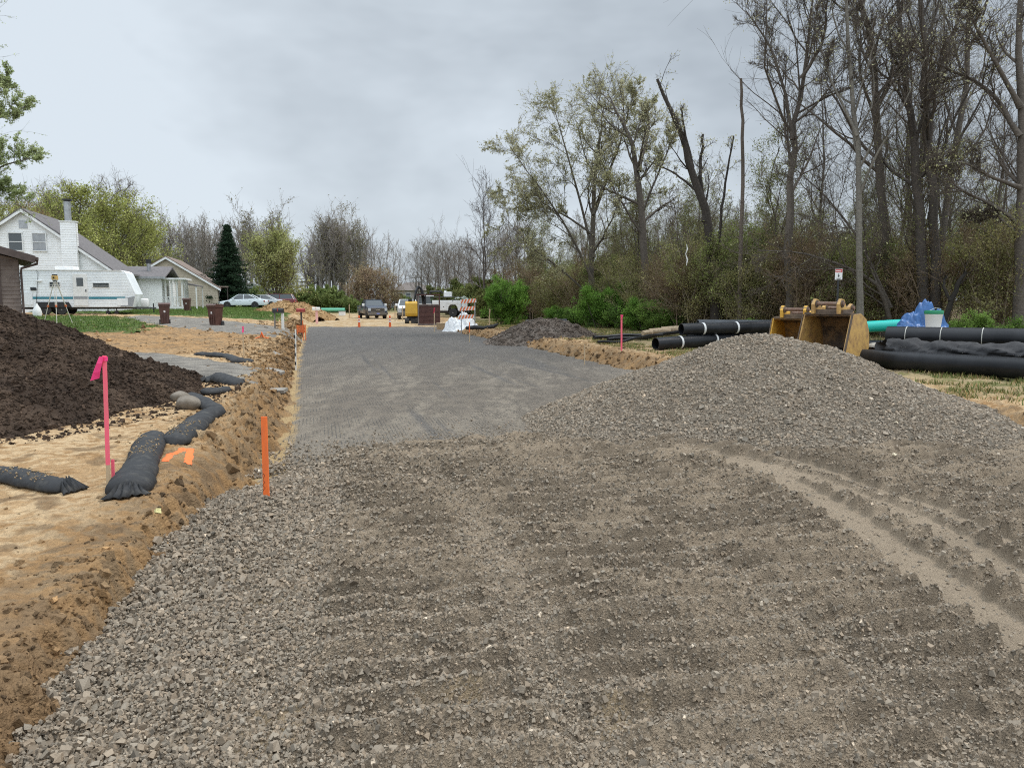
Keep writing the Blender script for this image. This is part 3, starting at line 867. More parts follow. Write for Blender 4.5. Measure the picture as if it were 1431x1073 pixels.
# prototypes -----------------------------------------------------------
bare = dict(limbs=15, lt0=.28, llen=.30, lang=.75, lup=.13, sub=7, twig=7, twl=3, tr=.007, bark=BR, twc=TW)
GW = 'tall trees of the woods on the right'
LW = 'tall thin tree standing in the woods on the right'
tall = [make_tree('woodland_tree', [straight(16 + 2 * i, (r_, .3), .22, 200 + i, .17, .03)], {**bare, 'leaf': lf, 'lsize': .055, 'lcol': (.17, .175, .06), 'lcol2': (.26, .26, .12)}, 300 + i, LW, 'tree', GW)
        for i, (r_, lf) in enumerate(((.4, 0), (-.6, 1500), (.2, 500), (-.2, 0)))]
GS = 'young trees filling the woods on the right'
sap = [make_tree('sapling', [straight(7.5, (.5, .2), .2, 210 + i, .06, .015), straight(6.5, (-.8, .4), .2, 220 + i, .05, .012, (.2, .1))], dict(limbs=12, lt0=.15, llen=.33, lang=.7, lup=.12, sub=7, twig=7, twl=2, tr=.006, bark=BR, twc=(.22, .18, .135), leaf=lf * 2, lsize=.05, lcol=(.24, .26, .09), lcol2=(.22, .23, .09)), 320 + i, 'slender young tree in the thicket of the woods', 'tree', GS)
       for i, lf in enumerate((900, 2600, 100))]
GB = 'brush along the foot of the woods'
def brush(i, lf, tw, lc, lc2, H=3.6):
    r = np.random.default_rng(400 + i)
    tr = []
    for k in range(9):
        a = r.uniform(0, 6.28); d = r.uniform(.2, .9); b = r.uniform(0, .5)
        h = H * r.uniform(.55, 1)
        tr.append(([(b * math.cos(a), b * math.sin(a), -.1), ((b + d * .45) * math.cos(a), (b + d * .45) * math.sin(a), h * .55), ((b + d) * math.cos(a) * 1.2, (b + d) * math.sin(a) * 1.2, h)], .025, .008))
    return make_tree('brush', tr, dict(limbs=8, lt0=.08, llen=.4, lang=.75, lup=.03, sub=6, twig=6, tr=.006, sides=5, bark=tw, twc=tw, leaf=lf, lsize=.05, lcol=lc, lcol2=lc2, minr=.005), 410 + i, 'tangled twiggy brush at the foot of the woods', 'shrub', GB)
bru = [brush(0, 2000, (.27, .22, .16), (.19, .20, .07), (.30, .27, .12)), brush(1, 2600, (.25, .20, .15), (.17, .21, .06), (.28, .29, .11)), brush(2, 1000, (.28, .21, .15), (.16, .11, .06), (.18, .15, .07))]
def bush(i, H, lf, lc, lc2, name, label, cat='shrub', group=None, w=1.0, ls=.07, tc=(.10, .10, .06)):
    r = np.random.default_rng(430 + i); tr = []
    for k in range(10):
        a = r.uniform(0, 6.28); d = r.uniform(.3, 1.3) * w; h = H * r.uniform(.6, 1) * (1 - .2 * d / 1.3)
        tr.append(([(0.3 * math.cos(a), .3 * math.sin(a), -.1), ((.2 + d * .6) * math.cos(a), (.2 + d * .6) * math.sin(a), h * .5), ((.2 + d) * math.cos(a), (.2 + d) * math.sin(a), h)], .03, .008))
    return make_tree(name, tr, dict(limbs=9, lt0=.05, llen=.38, lang=.8, lup=.06, sub=6, twig=4, tr=.005, sides=5, bark=BR, twc=tc, leaf=lf, lsize=ls, lcol=lc, lcol2=lc2, leafsp=.10, minr=.005), 440 + i, label, cat, group)
gb = [bush(0, 3.0, 3800, (.08, .17, .025), (.19, .33, .06), 'green_bush', 'bright green bush'), bush(1, 2.4, 1700, (.10, .18, .035), (.21, .32, .07), 'green_bush', 'bright green bush')]

# edge of the woods ------------------------------------------------------
WE = np.array([[14, 26], [24, 17.5], [27, 12.5], [32, 9.3], [38, 6.8], [46, 4.0], [55, 1.8], [62, .2], [80, -3.5], [110, -8], [160, -18]])
def we(y): return np.interp(y, WE[:, 0], WE[:, 1])
rr_ = random.Random(5)
def woods(protos, n, d0, d1, y0, y1, smin, smax, labels=None, pw=1.0, szr=(.9, 1.1), maxpx=1500, mind=1.0, thin=False):
    done = []; tries = 0
    while len(done) < n and tries < 9000:
        tries += 1
        y = y0 + (y1 - y0) * rr_.random() ** .9; x = we(y) + d0 + (d1 - d0) * rr_.random() ** pw
        px = 715 + x / y * 1050
        if px > maxpx or px < 640: continue
        if any((x - a) ** 2 + (y - b) ** 2 < mind ** 2 for a, b in done): continue
        done.append((x, y))
        pr = protos[rr_.randrange(len(protos))]
        # the skyline drops towards the far end of the woods
        s = rr_.uniform(smin, smax)
        if thin: s *= float(np.interp(px, [700, 1050, 1180, 1300], [.55, .6, .8, 1]))
        place(pr, x, y, s, rr_.uniform(0, 6.28), sz=rr_.uniform(*szr))
woods([bru[0], bru[1], bru[2], bru[0], bru[2]], 95, .0, 9, 23, 66, .75, 1.15, mind=1.1, pw=1.3)
woods(bru, 60, 8, 30, 28, 95, .9, 1.5, mind=1.6)
woods(sap, 75, 1.5, 26, 25, 80, .75, 1.15, mind=1.6)
woods(tall, 10, 5.5, 34, 27, 46, .8, 1.05, mind=2.6, maxpx=1560, thin=True)
woods(tall, 16, 9, 40, 40, 95, .42, .62, mind=2.2, thin=True)
woods(tall, 12, 3, 30, 26, 40, .45, .65, mind=2.0, thin=True)

def PX(pts, Y, dY=0):
    """trunk path read off the photograph at depth Y, leaning dY towards the back over its length"""
    n = len(pts) - 1
    return [tuple(at(a, b, Y + dY * k / n)) for k, (a, b) in enumerate(pts)]
def hero(name, label, Y, paths, seed, p, cat='tree', group=None):
    base = at(paths[0][0][0][0], paths[0][0][0][1], Y); gz = gh(base.x, Y)
    tr = []
    for k, (pts, r0, r1, dY) in enumerate(paths):
        q = PX(pts, Y, dY)
        if k == 0: q[0] = (q[0][0], q[0][1], gz - .2)
        tr.append(([(a - base.x, b - Y, c - gz) for a, b, c in q], r0, r1))
    return make_tree(name, tr, p, seed, label, cat, group, loc=(base.x, Y, gz))
H = dict(bare, twl=3, lup=.10)
PALE = dict(lcol=(.36, .35, .18), lcol2=(.52, .50, .32))
hero('pale_leafing_tree', 'spreading tree with pale yellow buds, leftmost large tree of the right woods', 44,
     [([(828, 445), (826, 330), (832, 250), (838, 195), (845, 145)], .2, .03, .5), ([(832, 400), (800, 330), (760, 270), (712, 205)], .09, .015, -1.5), ([(830, 360), (808, 270), (784, 185), (774, 150)], .09, .015, 1.5), ([(831, 330), (790, 300), (745, 285), (700, 262)], .07, .012, 1), ([(829, 300), (860, 220), (876, 165), (884, 135)], .09, .015, -1), ([(830, 420), (790, 380), (740, 345), (702, 300)], .07, .012, -1)], 501,
     dict(limbs=11, lt0=.2, llen=.34, lang=.75, lup=.02, sub=9, twig=8, twl=4, drop=.10, tr=.006, bark=(.11, .095, .075), twc=(.15, .125, .085), leaf=9000, lsize=.06, leafsp=.02, **PALE))
hero('pale_leafing_tree', 'tall forked tree with dark trunk and pale buds beside the leaning broken tree', 40,
     [([(908, 445), (898, 300), (886, 210), (868, 165), (850, 135)], .24, .03, .5), ([(893, 240), (907, 180), (905, 145)], .1, .02, 1), ([(896, 300), (925, 230), (950, 170)], .07, .015, -1), ([(899, 330), (860, 270), (835, 215)], .07, .015, -1)], 502,
     dict(limbs=13, lt0=.2, llen=.26, lang=.8, lup=.05, sub=8, twig=7, twl=3, tr=.006, bark=BR, twc=TW, leaf=5000, lsize=.06, leafsp=.02, **PALE))
hero('broken_tree', 'thick dark tree with snapped top leaning left over the woods', 34,
     [([(1003, 440), (993, 340), (970, 235), (945, 170), (918, 110)], .27, .06, 0), ([(985, 310), (978, 240), (984, 188)], .12, .05, .8), ([(968, 235), (955, 175), (952, 150)], .07, .03, -.4), ([(1000, 400), (1010, 280), (1025, 190)], .09, .03, -.8), ([(978, 270), (940, 240), (905, 225)], .06, .02, .4)], 503,
     dict(limbs=7, lt0=.3, llen=.16, lang=.8, lup=.08, sub=4, twig=4, twl=2, tr=.006, bark=(.05, .042, .036), twc=TW, leaf=250, lsize=.06, limbr=.3, **PALE))
hero('dead_snag', 'straight branchless dead pole of a tree standing in the woods', 32,
     [([(1034, 440), (1037, 300), (1038, 180), (1036, 110)], .10, .055, 0)], 504, dict(limbs=5, lt0=.3, llen=.05, sub=2, twig=0, bark=(.13, .105, .085), limbr=.2))
hero('tall_bare_tree', 'tall bare tree with a fork high up, left of the thin pale trunk', 30,
     [([(1103, 448), (1103, 300), (1107, 190), (1126, 95), (1140, -20)], .2, .03, .5), ([(1108, 195), (1095, 120), (1075, 60), (1042, 15)], .08, .02, .6), ([(1120, 110), (1150, 60), (1160, -30)], .08, .02, -1)], 505, dict(H, leaf=350, lsize=.06, **PALE))
hero('tall_bare_tree', 'thin pale grey trunk rising right of the red and white sign', 25.5,
     [([(1203, 450), (1202, 300), (1197, 180), (1184, 60), (1178, -90)], .125, .04, .3), ([(1198, 190), (1160, 110), (1140, 40)], .05, .015, .5)], 506, dict(H, bark=(.17, .155, .13), limbs=13, leaf=250, lsize=.055, **PALE))
hero('tall_bare_tree', 'kinked bare tree between the thin pale trunk and the thick twin trunks', 28,
     [([(1240, 450), (1235, 300), (1222, 180), (1226, 70), (1196, -20), (1190, -120)], .19, .05, .3), ([(1224, 170), (1200, 100), (1205, 10)], .07, .02, -.6), ([(1224, 160), (1250, 90), (1262, 0)], .07, .02, .6)], 507, dict(H, leaf=350, lsize=.055, **PALE))
hero('twin_trunk_tree', 'thick rough barked tree with twin trunks behind the blue tarpaulin', 26.5,
     [([(1288, 452), (1288, 300), (1277, 180), (1262, 80), (1250, -40)], .21, .05, .3), ([(1306, 452), (1303, 280), (1291, 110), (1286, -80)], .2, .06, -.2), ([(1290, 150), (1330, 60), (1350, -30)], .08, .03, .6)], 508, dict(H, limbs=11, twl=2, leaf=900, lsize=.055, bark=(.075, .063, .053), **PALE))
hero('tall_bare_tree', 'large tree at the right edge with long crooked limbs over the pipes', 24,
     [([(1428, 455), (1425, 330), (1428, 200), (1424, 60), (1432, -90)], .2, .06, .2), ([(1425, 262), (1385, 248), (1345, 225), (1310, 232)], .07, .02, -1.2), ([(1425, 190), (1385, 125), (1320, 95), (1262, 62)], .08, .02, 1.0), ([(1426, 150), (1375, 60), (1345, 0)], .08, .02, -.6), ([(1427, 330), (1390, 300), (1350, 310)], .05, .02, .6)], 509, dict(H, limbs=16, leaf=500, lsize=.055, llen=.24, **PALE))
hero('dark_leaning_trunk', 'short black leaning trunk with a broken limb behind the blue tarpaulin', 24.5,
     [([(1310, 452), (1330, 418), (1343, 388), (1352, 380)], .1, .05, 0), ([(1328, 420), (1318, 400), (1322, 385)], .06, .03, .2)], 510, dict(limbs=4, lt0=.4, llen=.3, sub=3, twig=3, bark=(.03, .026, .022), limbr=.3))
hero('fallen_limb_tree', 'low bare tree with long arching limbs sweeping over the brush by the sign', 27,
     [([(1255, 448), (1230, 395), (1180, 372), (1120, 352), (1060, 350)], .09, .015, -1.0), ([(1245, 430), (1200, 330), (1150, 270), (1110, 235)], .06, .012, .8)], 511, dict(H, limbs=12, lt0=.1, llen=.35, leaf=200, lsize=.05, **PALE))
# bushes in front of the woods
for k, (px, py, Y, s, sz, pr, lb) in enumerate(((701, 447, 50, 1.0, 1.0, 0, 'rounded bright green bush behind the striped barricade'),
     (842, 440, 41, .95, .85, 0, 'green bush left of the dark forked trunk behind the pink stake'), (880, 440, 38.5, .8, .8, 1, 'lower green bush nearest the pink stake at the woods edge'),
     (800, 440, 44, .7, .7, 1, 'small green bush left of the woods edge bushes'), (925, 436, 36, .75, .8, 1, 'small green bush right of the dark forked trunk'),
     (775, 440, 46, .65, .6, 0, 'bright green bush left of the bushes by the dark forked trunk'), (905, 436, 37, .75, .75, 0, 'bright green bush just left of the pale cut logs'), (950, 436, 36, .6, .7, 0, 'bright green bush behind the pale cut logs'), (1050, 440, 30, .5, .6, 1, 'low green bush behind the yellow bucket'),
     (1385, 448, 23, .6, .75, 1, 'low green bush at the right edge behind the black pipes'), (1335, 445, 24, .5, .6, 1, 'small green bush just right of the blue tarpaulin'), (640, 430, 82, 1.1, 1.1, 1, 'olive green bush behind the white utility truck'))):
    x = at(px, py, Y).x
    o = place(gb[pr], x, Y, s, k * 1.3, sz=sz); o['label'] = lb

# far right middle: small bare trees around the utility truck
fb = dict(limbs=14, lt0=.18, llen=.42, lang=.62, lup=.10, sub=6, twig=6, twl=2, tr=.012, bark=(.10, .085, .075), twc=(.13, .11, .10), minr=.01)
o = make_tree('bare_tree', [straight(9.5, (.1, 0), .1, 601, .13, .02)], dict(fb, llen=.5, lang=.55), 601, 'bare vase shaped tree standing alone behind the green bush', 'tree', None)
x = at(675, 430, 66).x; o.location = (x, 66, gh(x, 66))
far = [make_tree('far_bare_tree', [straight(11, (.3, 0), .2, 610 + i, .14, .02), straight(10, (-.8, .3), .2, 615 + i, .1, .02)], dict(fb, twc=(.28, .25, .22)), 610 + i, 'small bare grey tree in the distance beyond the utility truck', 'tree', 'bare trees beyond the utility truck') for i in range(2)]
for k, (px, Y, s) in enumerate(((588, 125, .95), (600, 118, .9), (614, 110, .85), (628, 104, .8), (642, 98, .75), (655, 92, .72), (690, 86, .75), (706, 84, .8), (636, 120, .9), (660, 110, .85), (722, 80, .8), (608, 130, .95))):
    o = place(far[k % 2], at(px, 430, Y).x, Y, s, k * 2.1)
gz = bush(5, 3.4, 2600, (.10, .12, .035), (.19, .20, .07), 'olive_bush', 'olive bush in the distance beyond the work trucks', 'shrub', 'bushes beyond the work trucks', 1.2, .11)
for k, (px, Y, s) in enumerate(((652, 78, 1.1), (668, 74, 1.1), (630, 84, 1.0), (690, 66, 1.0), (612, 96, 1.0), (720, 62, 1.0), (745, 58, .9))):
    place(gz, at(px, 430, Y).x, Y, s, k * 1.7)

# left and centre distance ------------------------------------------------
mp_ = dict(limbs=20, lt0=.12, llen=.42, lang=.72, lup=.12, sub=9, twig=7, twl=2, wlen=.7, tr=.013, bark=(.10, .085, .07), twc=(.19, .155, .12), minr=.012, lz=11.6, lsize=.15, leafsp=.25)
OL = dict(lcol=(.30, .33, .09), lcol2=(.44, .45, .15)); RD = dict(lcol=(.36, .22, .12), lcol2=(.36, .31, .13))
map_ = [make_tree('leafing_maple', [straight(11, (.3, 0), .2, 620 + i, .2, .03)], dict(mp_, leaf=lf, **c), 620 + i, 'x', 'tree', 'leafing trees behind the white house') for i, (lf, c) in enumerate(((17000, OL), (15000, OL), (12000, RD)))]
for k, (px, Y, s, pr, lb) in enumerate(((-20, 92, 1.0, 0, 'olive leafing tree at the left edge behind the brown garage'), (28, 98, 1.0, 1, 'olive leafing tree behind the white house gable'), (70, 88, .95, 2, 'red brown budding tree behind the white chimney'),
      (118, 84, 1.12, 1, 'tallest olive leafing tree, right behind the white house chimney pipe'), (165, 88, 1.1, 0, 'round olive leafing tree behind the caravan front'), (205, 94, .92, 0, 'olive green leafing tree left of the tan gabled house'), (90, 104, 1.2, 0, 'olive leafing tree deep behind the white house'), (145, 108, 1.2, 1, 'olive leafing tree deep behind the caravan'), (190, 106, 1.05, 1, 'olive leafing tree deep behind the bungalow'), (50, 112, 1.25, 2, 'red brown budding tree deep behind the white house'), (5, 86, .95, 0, 'lower olive tree behind the garage roof'))):
    x = at(px, 430, Y).x; o = place(map_[pr], x, Y, s, k * 1.9); o['label'] = lb
wi = make_tree('pale_green_tree', [straight(8, (.4, 0), .25, 640, .2, .03), straight(7.5, (-1.4, .3), .25, 641, .14, .03), straight(7, (1.9, -.3), .25, 642, .14, .03)], dict(mp_, limbs=15, leaf=9000, lcol=(.30, .32, .11), lcol2=(.44, .44, .19), lang=.75, llen=.5), 640, 'broad pale green tree right of the dark spruce', 'tree')
x = at(386, 430, 100).x; wi.location = (x, 100, gh(x, 100)); wi.scale = (1.12, 1.12, 1.0)
gy = dict(limbs=16, lt0=.26, llen=.36, lang=.42, lup=.10, sub=9, twig=7, twl=0, tr=.018, bark=(.22, .20, .185), twc=(.36, .32, .29), minr=.02, ljit=.06)
gt = [make_tree('grey_bare_tree', [straight(13.2, (.5 * (-1) ** i, 0), .3, 650 + i, .26, .06), straight(12.2, (-1.9, .5), .3, 655 + i, .2, .05)], dict(gy, leaf=(0, 900, 0)[i], lsize=.2, lcol=(.2, .18, .1), lcol2=(.26, .24, .12)), 650 + i, 'tall bare grey tree on the skyline', 'tree', 'grey bare trees along the far skyline') for i in range(3)]
k = 0
for px in range(236, 408, 9):
    Y = 150 + rr_.uniform(-12, 14); s = rr_.uniform(1.0, 1.15) * (1.0 if px > 240 else .9) * (1 - .3 * max(0, (px - 385) / 25))
    place(gt[k % 3], at(px, 430, Y).x, Y, s, rr_.uniform(0, 6)); k += 1
for px, s in ((434, .84), (441, .98), (449, 1.06), (456, 1.1), (463, 1.1), (470, 1.12), (478, 1.1), (486, 1.06), (494, 1.02), (501, .95), (445, .9), (468, 1.05), (482, 1.02)):
    Y = 150 + rr_.uniform(-10, 10); place(gt[k % 3], at(px, 430, Y).x, Y, s * 1.05, rr_.uniform(0, 6)); k += 1
gt2 = [make_tree('far_skyline_tree', [straight(15, (.5, 0), .3, 660 + i, .16, .03)], dict(gy, limbs=13, lt0=.3, lang=.65, llen=.34, sub=6, twig=5), 660 + i, 'thin bare tree on the skyline at the far end of the road', 'tree', 'thin bare trees at the far end of the road') for i in range(2)]
for px, s in ((510, .98), (518, .96), (526, .9), (534, .9), (542, .84), (550, .86), (558, .8), (566, .62), (514, .8), (538, .7)):
    Y = 155 + rr_.uniform(-8, 8); place(gt2[k % 2], at(px, 430, Y).x, Y, s, rr_.uniform(0, 6)); k += 1
for px, s in ((400, .5), (408, .42), (418, .36), (426, .4), (572, .3), (582, .3), (592, .34), (436, .4)):
    Y = 230 + rr_.uniform(-8, 8); place(gt2[k % 2], at(px, 430, Y).x, Y, s * 1.0, rr_.uniform(0, 6)); k += 1
rb = bush(6, 6.5, 260, (.30, .21, .14), (.32, .27, .15), 'red_twig_brush', 'red brown twiggy brush at the far end of the road', 'shrub', 'red brown brush at the far end of the road', .75, .14, (.30, .19, .13))
for c in rb.children:
    if c.name.startswith('crown'): pass
for k, (px, Y, s) in enumerate(((498, 124, 1.0), (506, 120, 1.15), (515, 118, 1.2), (524, 120, 1.15), (533, 118, 1.1), (542, 122, 1.0), (552, 124, .8), (490, 128, .8))):
    place(rb, at(px, 430, Y).x, Y, s, k * 1.3)
fg = bush(7, 3.6, 2400, (.13, .18, .05), (.24, .28, .10), 'far_green_bush', 'green bush at the far end of the road below the tall trees', 'shrub', 'green bushes at the far end of the road', 1.3, .16)
for k, (px, Y, s) in enumerate(((402, 118, .8), (414, 122, .9), (424, 116, .8), (438, 118, 1.0), (448, 114, 1.2), (458, 116, 1.2), (468, 112, .9), (478, 116, .8), (488, 112, .7), (500, 110, .6), (394, 112, .8), (570, 118, .6), (582, 116, .5), (356, 120, .9), (340, 118, .8), (560, 140, .8))):
    place(fg, at(px, 430, Y).x, Y, s, k * 1.9)
# the tree whose boughs reach in at the top left
hero('left_edge_tree', 'tree outside the left edge whose pale green boughs reach into the sky', 42,
     [([(-90, 440), (-80, 300), (-70, 150), (-60, 60)], .25, .06, 0), ([(-82, 300), (-40, 262), (0, 232), (42, 222)], .09, .02, -1), ([(-78, 240), (-40, 180), (0, 165), (34, 150)], .08, .02, 1), ([(-84, 330), (-40, 290), (-10, 262), (25, 262)], .07, .02, 0), ([(-72, 180), (-40, 140), (-8, 125), (4, 112)], .06, .02, -1)], 512,
     dict(limbs=12, lt0=.35, llen=.27, lang=.7, lup=.05, sub=7, twig=7, twl=2, tr=.007, bark=BR, twc=TW, leaf=9000, lsize=.07, leafsp=.04, lcol=(.30, .36, .15), lcol2=(.42, .47, .24)))
# spruce
def spruce(x, Y, H_, Rb):
    r = np.random.default_rng(9); root = empty('spruce_tree', (x, Y, gh(x, Y)), 0, 'dark green cone shaped spruce beside the tan gabled house', 'tree')
    MB().tube([(0, 0, -.1), (0, 0, H_ * .5), (0, 0, H_)], [.16, .09, .015], 7).build('trunk', BARKP, root, 40)
    n = 700; t = r.random(n) ** 1.15; z = .35 + (H_ - .5) * t; a_ = r.uniform(0, 6.283, n); L = Rb * (1 - t) ** .95 * r.uniform(.5, 1.1, n) * (1 + .25 * np.sin(a_ * 3 + z * 1.3)) + .04
    a = a_; D = np.stack([np.cos(a), np.sin(a), np.full(n, .12)], -1); S = np.stack([np.zeros(n), np.zeros(n), z], -1)
    P, Rd = shoots(r, S, nrm(D), L, np.full(n, .02), 4, .05, -.07)
    P[:, -1, 2] += L * .06
    V, F = tubes(P, Rd, 3); Cc = np.broadcast_to(np.array([.05, .04, .03]), V.shape)
    m = 62000; i = r.integers(0, n, m); f = r.random(m) ** .8 * 4; k = np.clip(f.astype(int), 0, 3); fr = (f - k)[:, None]
    Q = P[i, k] * (1 - fr) + P[i, k + 1] * fr + r.normal(0, 1, (m, 3)) * np.array([.13, .13, .06])
    c = np.array([.018, .040, .020]) * np.exp(r.normal(0, .35, (m, 1))) + np.array([.01, .012, .006]) * r.random((m, 1))
    V2, F2, c2 = leafquads(r, Q, .13, c)
    npmesh('crown', np.concatenate([V, V2]), np.concatenate([F, F2 + len(V)]), CROWN, root, cols=np.concatenate([Cc, c2]))
BARKP = mat('bark_plain', (.07, .055, .045), .9, (.11, .09, .07), 12, bump=.5)
spruce(at(322, 430, 84).x, 84, 9.1, 3.2)
# ------------------------------------------------------------------ materials for built things
WHITE = mat('white_siding', (.86, .86, .85), .55, (.80, .80, .79), 1.5)
TRIM = mat('white_trim', (.80, .80, .79), .5, (.7, .7, .68), 3)
SHIN = mat('grey_shingles', (.115, .105, .105), .9, (.165, .15, .148), 5, bump=.6, bscale=12)
SHINB = mat('brown_shingles', (.17, .125, .10), .9, (.22, .165, .135), 5, bump=.6, bscale=12)
SHIND = mat('dark_brown_shingles', (.08, .06, .055), .9, (.12, .09, .08), 5, bump=.6, bscale=14)
TANS = mat('tan_siding', (.50, .43, .33), .7, (.45, .38, .29), 2)
GLASS = mat('window_glass', (.05, .06, .065), .08, spec=.8)
GLASSL = mat('curtained_glass', (.24, .25, .26), .15, (.32, .33, .34), 2, spec=.8)
DBRN = mat('dark_brown_paint', (.050, .035, .030), .6, (.075, .055, .047), 4)
BRK = mat('weathered_boards', (.13, .105, .09), .8, (.18, .15, .13), 3, bump=.3)
METG = mat('galvanised_metal', (.42, .43, .44), .4, (.33, .34, .35), 5, metal=.7)
BLKM = mat('black_metal', (.02, .02, .022), .45)
RUB = mat('tyre_rubber', (.022, .022, .023), .85, (.035, .034, .033), 8)
CHR = mat('bright_metal', (.6, .6, .6), .25, metal=.9)
RIM = mat('wheel_rim', (.55, .56, .57), .4, metal=.5)
VSK = dict(smooth=40)

def laps(mb, xl, xr, z0, z1, y, pitch=.18, out=.018, axis='y', sgn=-1):
    z = z0
    while z < z1 - .02:
        zt = min(z + pitch, z1)
        a, b = xl(z), xr(z); c, d = xl(zt), xr(zt)
        if b - a < .03: break
        if d < c: c = d = (c + d) / 2
        def P(x, off, zz): return (x, y + sgn * off, zz) if axis == 'y' else (y - sgn * off, x, zz)
        vs = [P(a, out, z), P(b, out, z), P(d, .002, zt), P(c, .002, zt), P(a, 0, z), P(b, 0, z)]
        mb.add(vs, [(0, 1, 2, 3), (4, 5, 1, 0)])
        z = zt
    return mb
def window(parent, x, z, w, h, y, name='window', glass=None, axis='y', split=True, sash2=None):
    """framed sash window on a wall facing -y (axis y) or +x (axis x)"""
    def bx(mb, x0, x1, d0, d1, z0, z1):
        if axis == 'y': mb.b2(x0, x1, y - d1, y - d0, z0, z1)
        else: mb.b2(y + d0, y + d1, x0, x1, z0, z1)
    f = MB(); t = .07
    bx(f, x - w / 2 - t, x - w / 2, -.02, .07, z - t, z + h + t); bx(f, x + w / 2, x + w / 2 + t, -.02, .07, z - t, z + h + t)
    bx(f, x - w / 2, x + w / 2, -.02, .07, z + h, z + h + t); bx(f, x - w / 2 - .02, x + w / 2 + .02, -.02, .10, z - t, z)
    if split: bx(f, x - w / 2, x + w / 2, .03, .055, z + h * .5 - .025, z + h * .5 + .025)
    g = MB(); bx(g, x - w / 2, x + w / 2, 0, .03, z, z + h)
    gl = g.build(name, glass or GLASS, parent)
    f.build('frame', TRIM, gl)
    return gl
def gable_house(name, label, px_ap, Y, wl, wr, ap_px, ev_pxr, ev_pxl, depth, wallm, roofm, rz=R(14.9), pitch=.18, thick=.14):
    A = at(px_ap, ap_px, Y); gz = gh(A.x, Y)
    root = empty(name, (A.x, Y, gz), rz, label, 'house')
    apz = A.z - gz; zr = ev_pxr - gz; zl = ev_pxl - gz
    def xl(z): return -wl if z < zl else -wl * (apz - z) / (apz - zl)
    def xr(z): return wr if z < zr else wr * (apz - z) / (apz - zr)
    mb = MB(); mb.prism([(-wl, -.3), (wr, -.3), (wr, zr), (0, apz), (-wl, zl)], 'y', .0, depth)
    laps(mb, xl, xr, 0, apz, -.003, pitch)
    laps(mb, lambda z: 0, lambda z: depth, 0, zr, wr + .003, pitch, axis='x')
    mb.build('wall', wallm, root)
    rf = MB(); ov = .35
    for sx, w, ze in ((1, wr, zr), (-1, wl, zl)):
        sl = (apz - ze) / w; e = w + ov
        poly = [(0, apz + .03), (sx * e, apz - sl * e + .03), (sx * e, apz - sl * e + .03 + thick), (0, apz + .03 + thick)]
        if sx < 0: poly = [(p[0] - .003, p[1]) for p in poly]
        rf.prism(poly, 'y', -.32, depth + .32)
    roof = rf.build('roof', roofm, root)
    rk = MB()
    for sx, w, ze in ((1, wr, zr), (-1, wl, zl)):
        sl = (apz - ze) / w; e = w + ov
        rk.prism([(0, apz - .16), (sx * e, apz - sl * e - .16), (sx * e, apz - sl * e + .06), (0, apz + .06)], 'y', -.345, -.322)
    rk.build('rake_board', TRIM, roof)
    return root, A, gz, apz
# ---- white gabled house
hr, A, gz, apz = gable_house('white_house', 'white gabled house with a sided chimney standing behind the caravan', 31, 58, 6.3, 5.95, 294, at(150, 378, 59.5).z, at(-70, 378, 56.5).z, 8.2, WHITE, SHIN)
s = 58 / 1050
for px in (20.5, 49.5):
    window(hr, (px - 31) * s, at(px, 350, 58).z - gz, 17 * s * .93, 23 * s, -.02, glass=GLASSL if px > 30 else GLASS)
MB().b2(-.28, .28, -.05, .0, apz - 1.35, apz - .75).build('gable_vent', METG, hr)
cx0, cx1 = (78.5 - 31) * s, (98 - 31) * s
zc = at(90, 308, 57.2).z - gz
cm = MB(); cm.b2(cx0, cx1, -.5, -.02, -.3, zc)
laps(cm, lambda z: cx0, lambda z: cx1, 0, zc, -.503, .18); laps(cm, lambda z: -.5, lambda z: -.02, 0, zc, cx1 + .003, .18, axis='x')
ch = cm.build('chimney', WHITE, hr)
MB().b2(cx0 - .06, cx1 + .06, -.56, .05, zc + .002, zc + .08).build('chimney_cap', TRIM, ch)
fz = at(89, 276, 57.5).z - gz; fx = (cx0 + cx1) / 2 - .02
MB().cyl((fx, -.26, zc + .08), (fx, -.26, fz - .18), .24, 16).build('flue', METG, ch, 40)
MB().cyl((fx, -.26, fz - .18), (fx, -.26, fz - .10), .22, 16).cyl((fx, -.26, fz - .10), (fx, -.26, fz), .36, 16).build('flue_cap', BLKM, ch, 40)
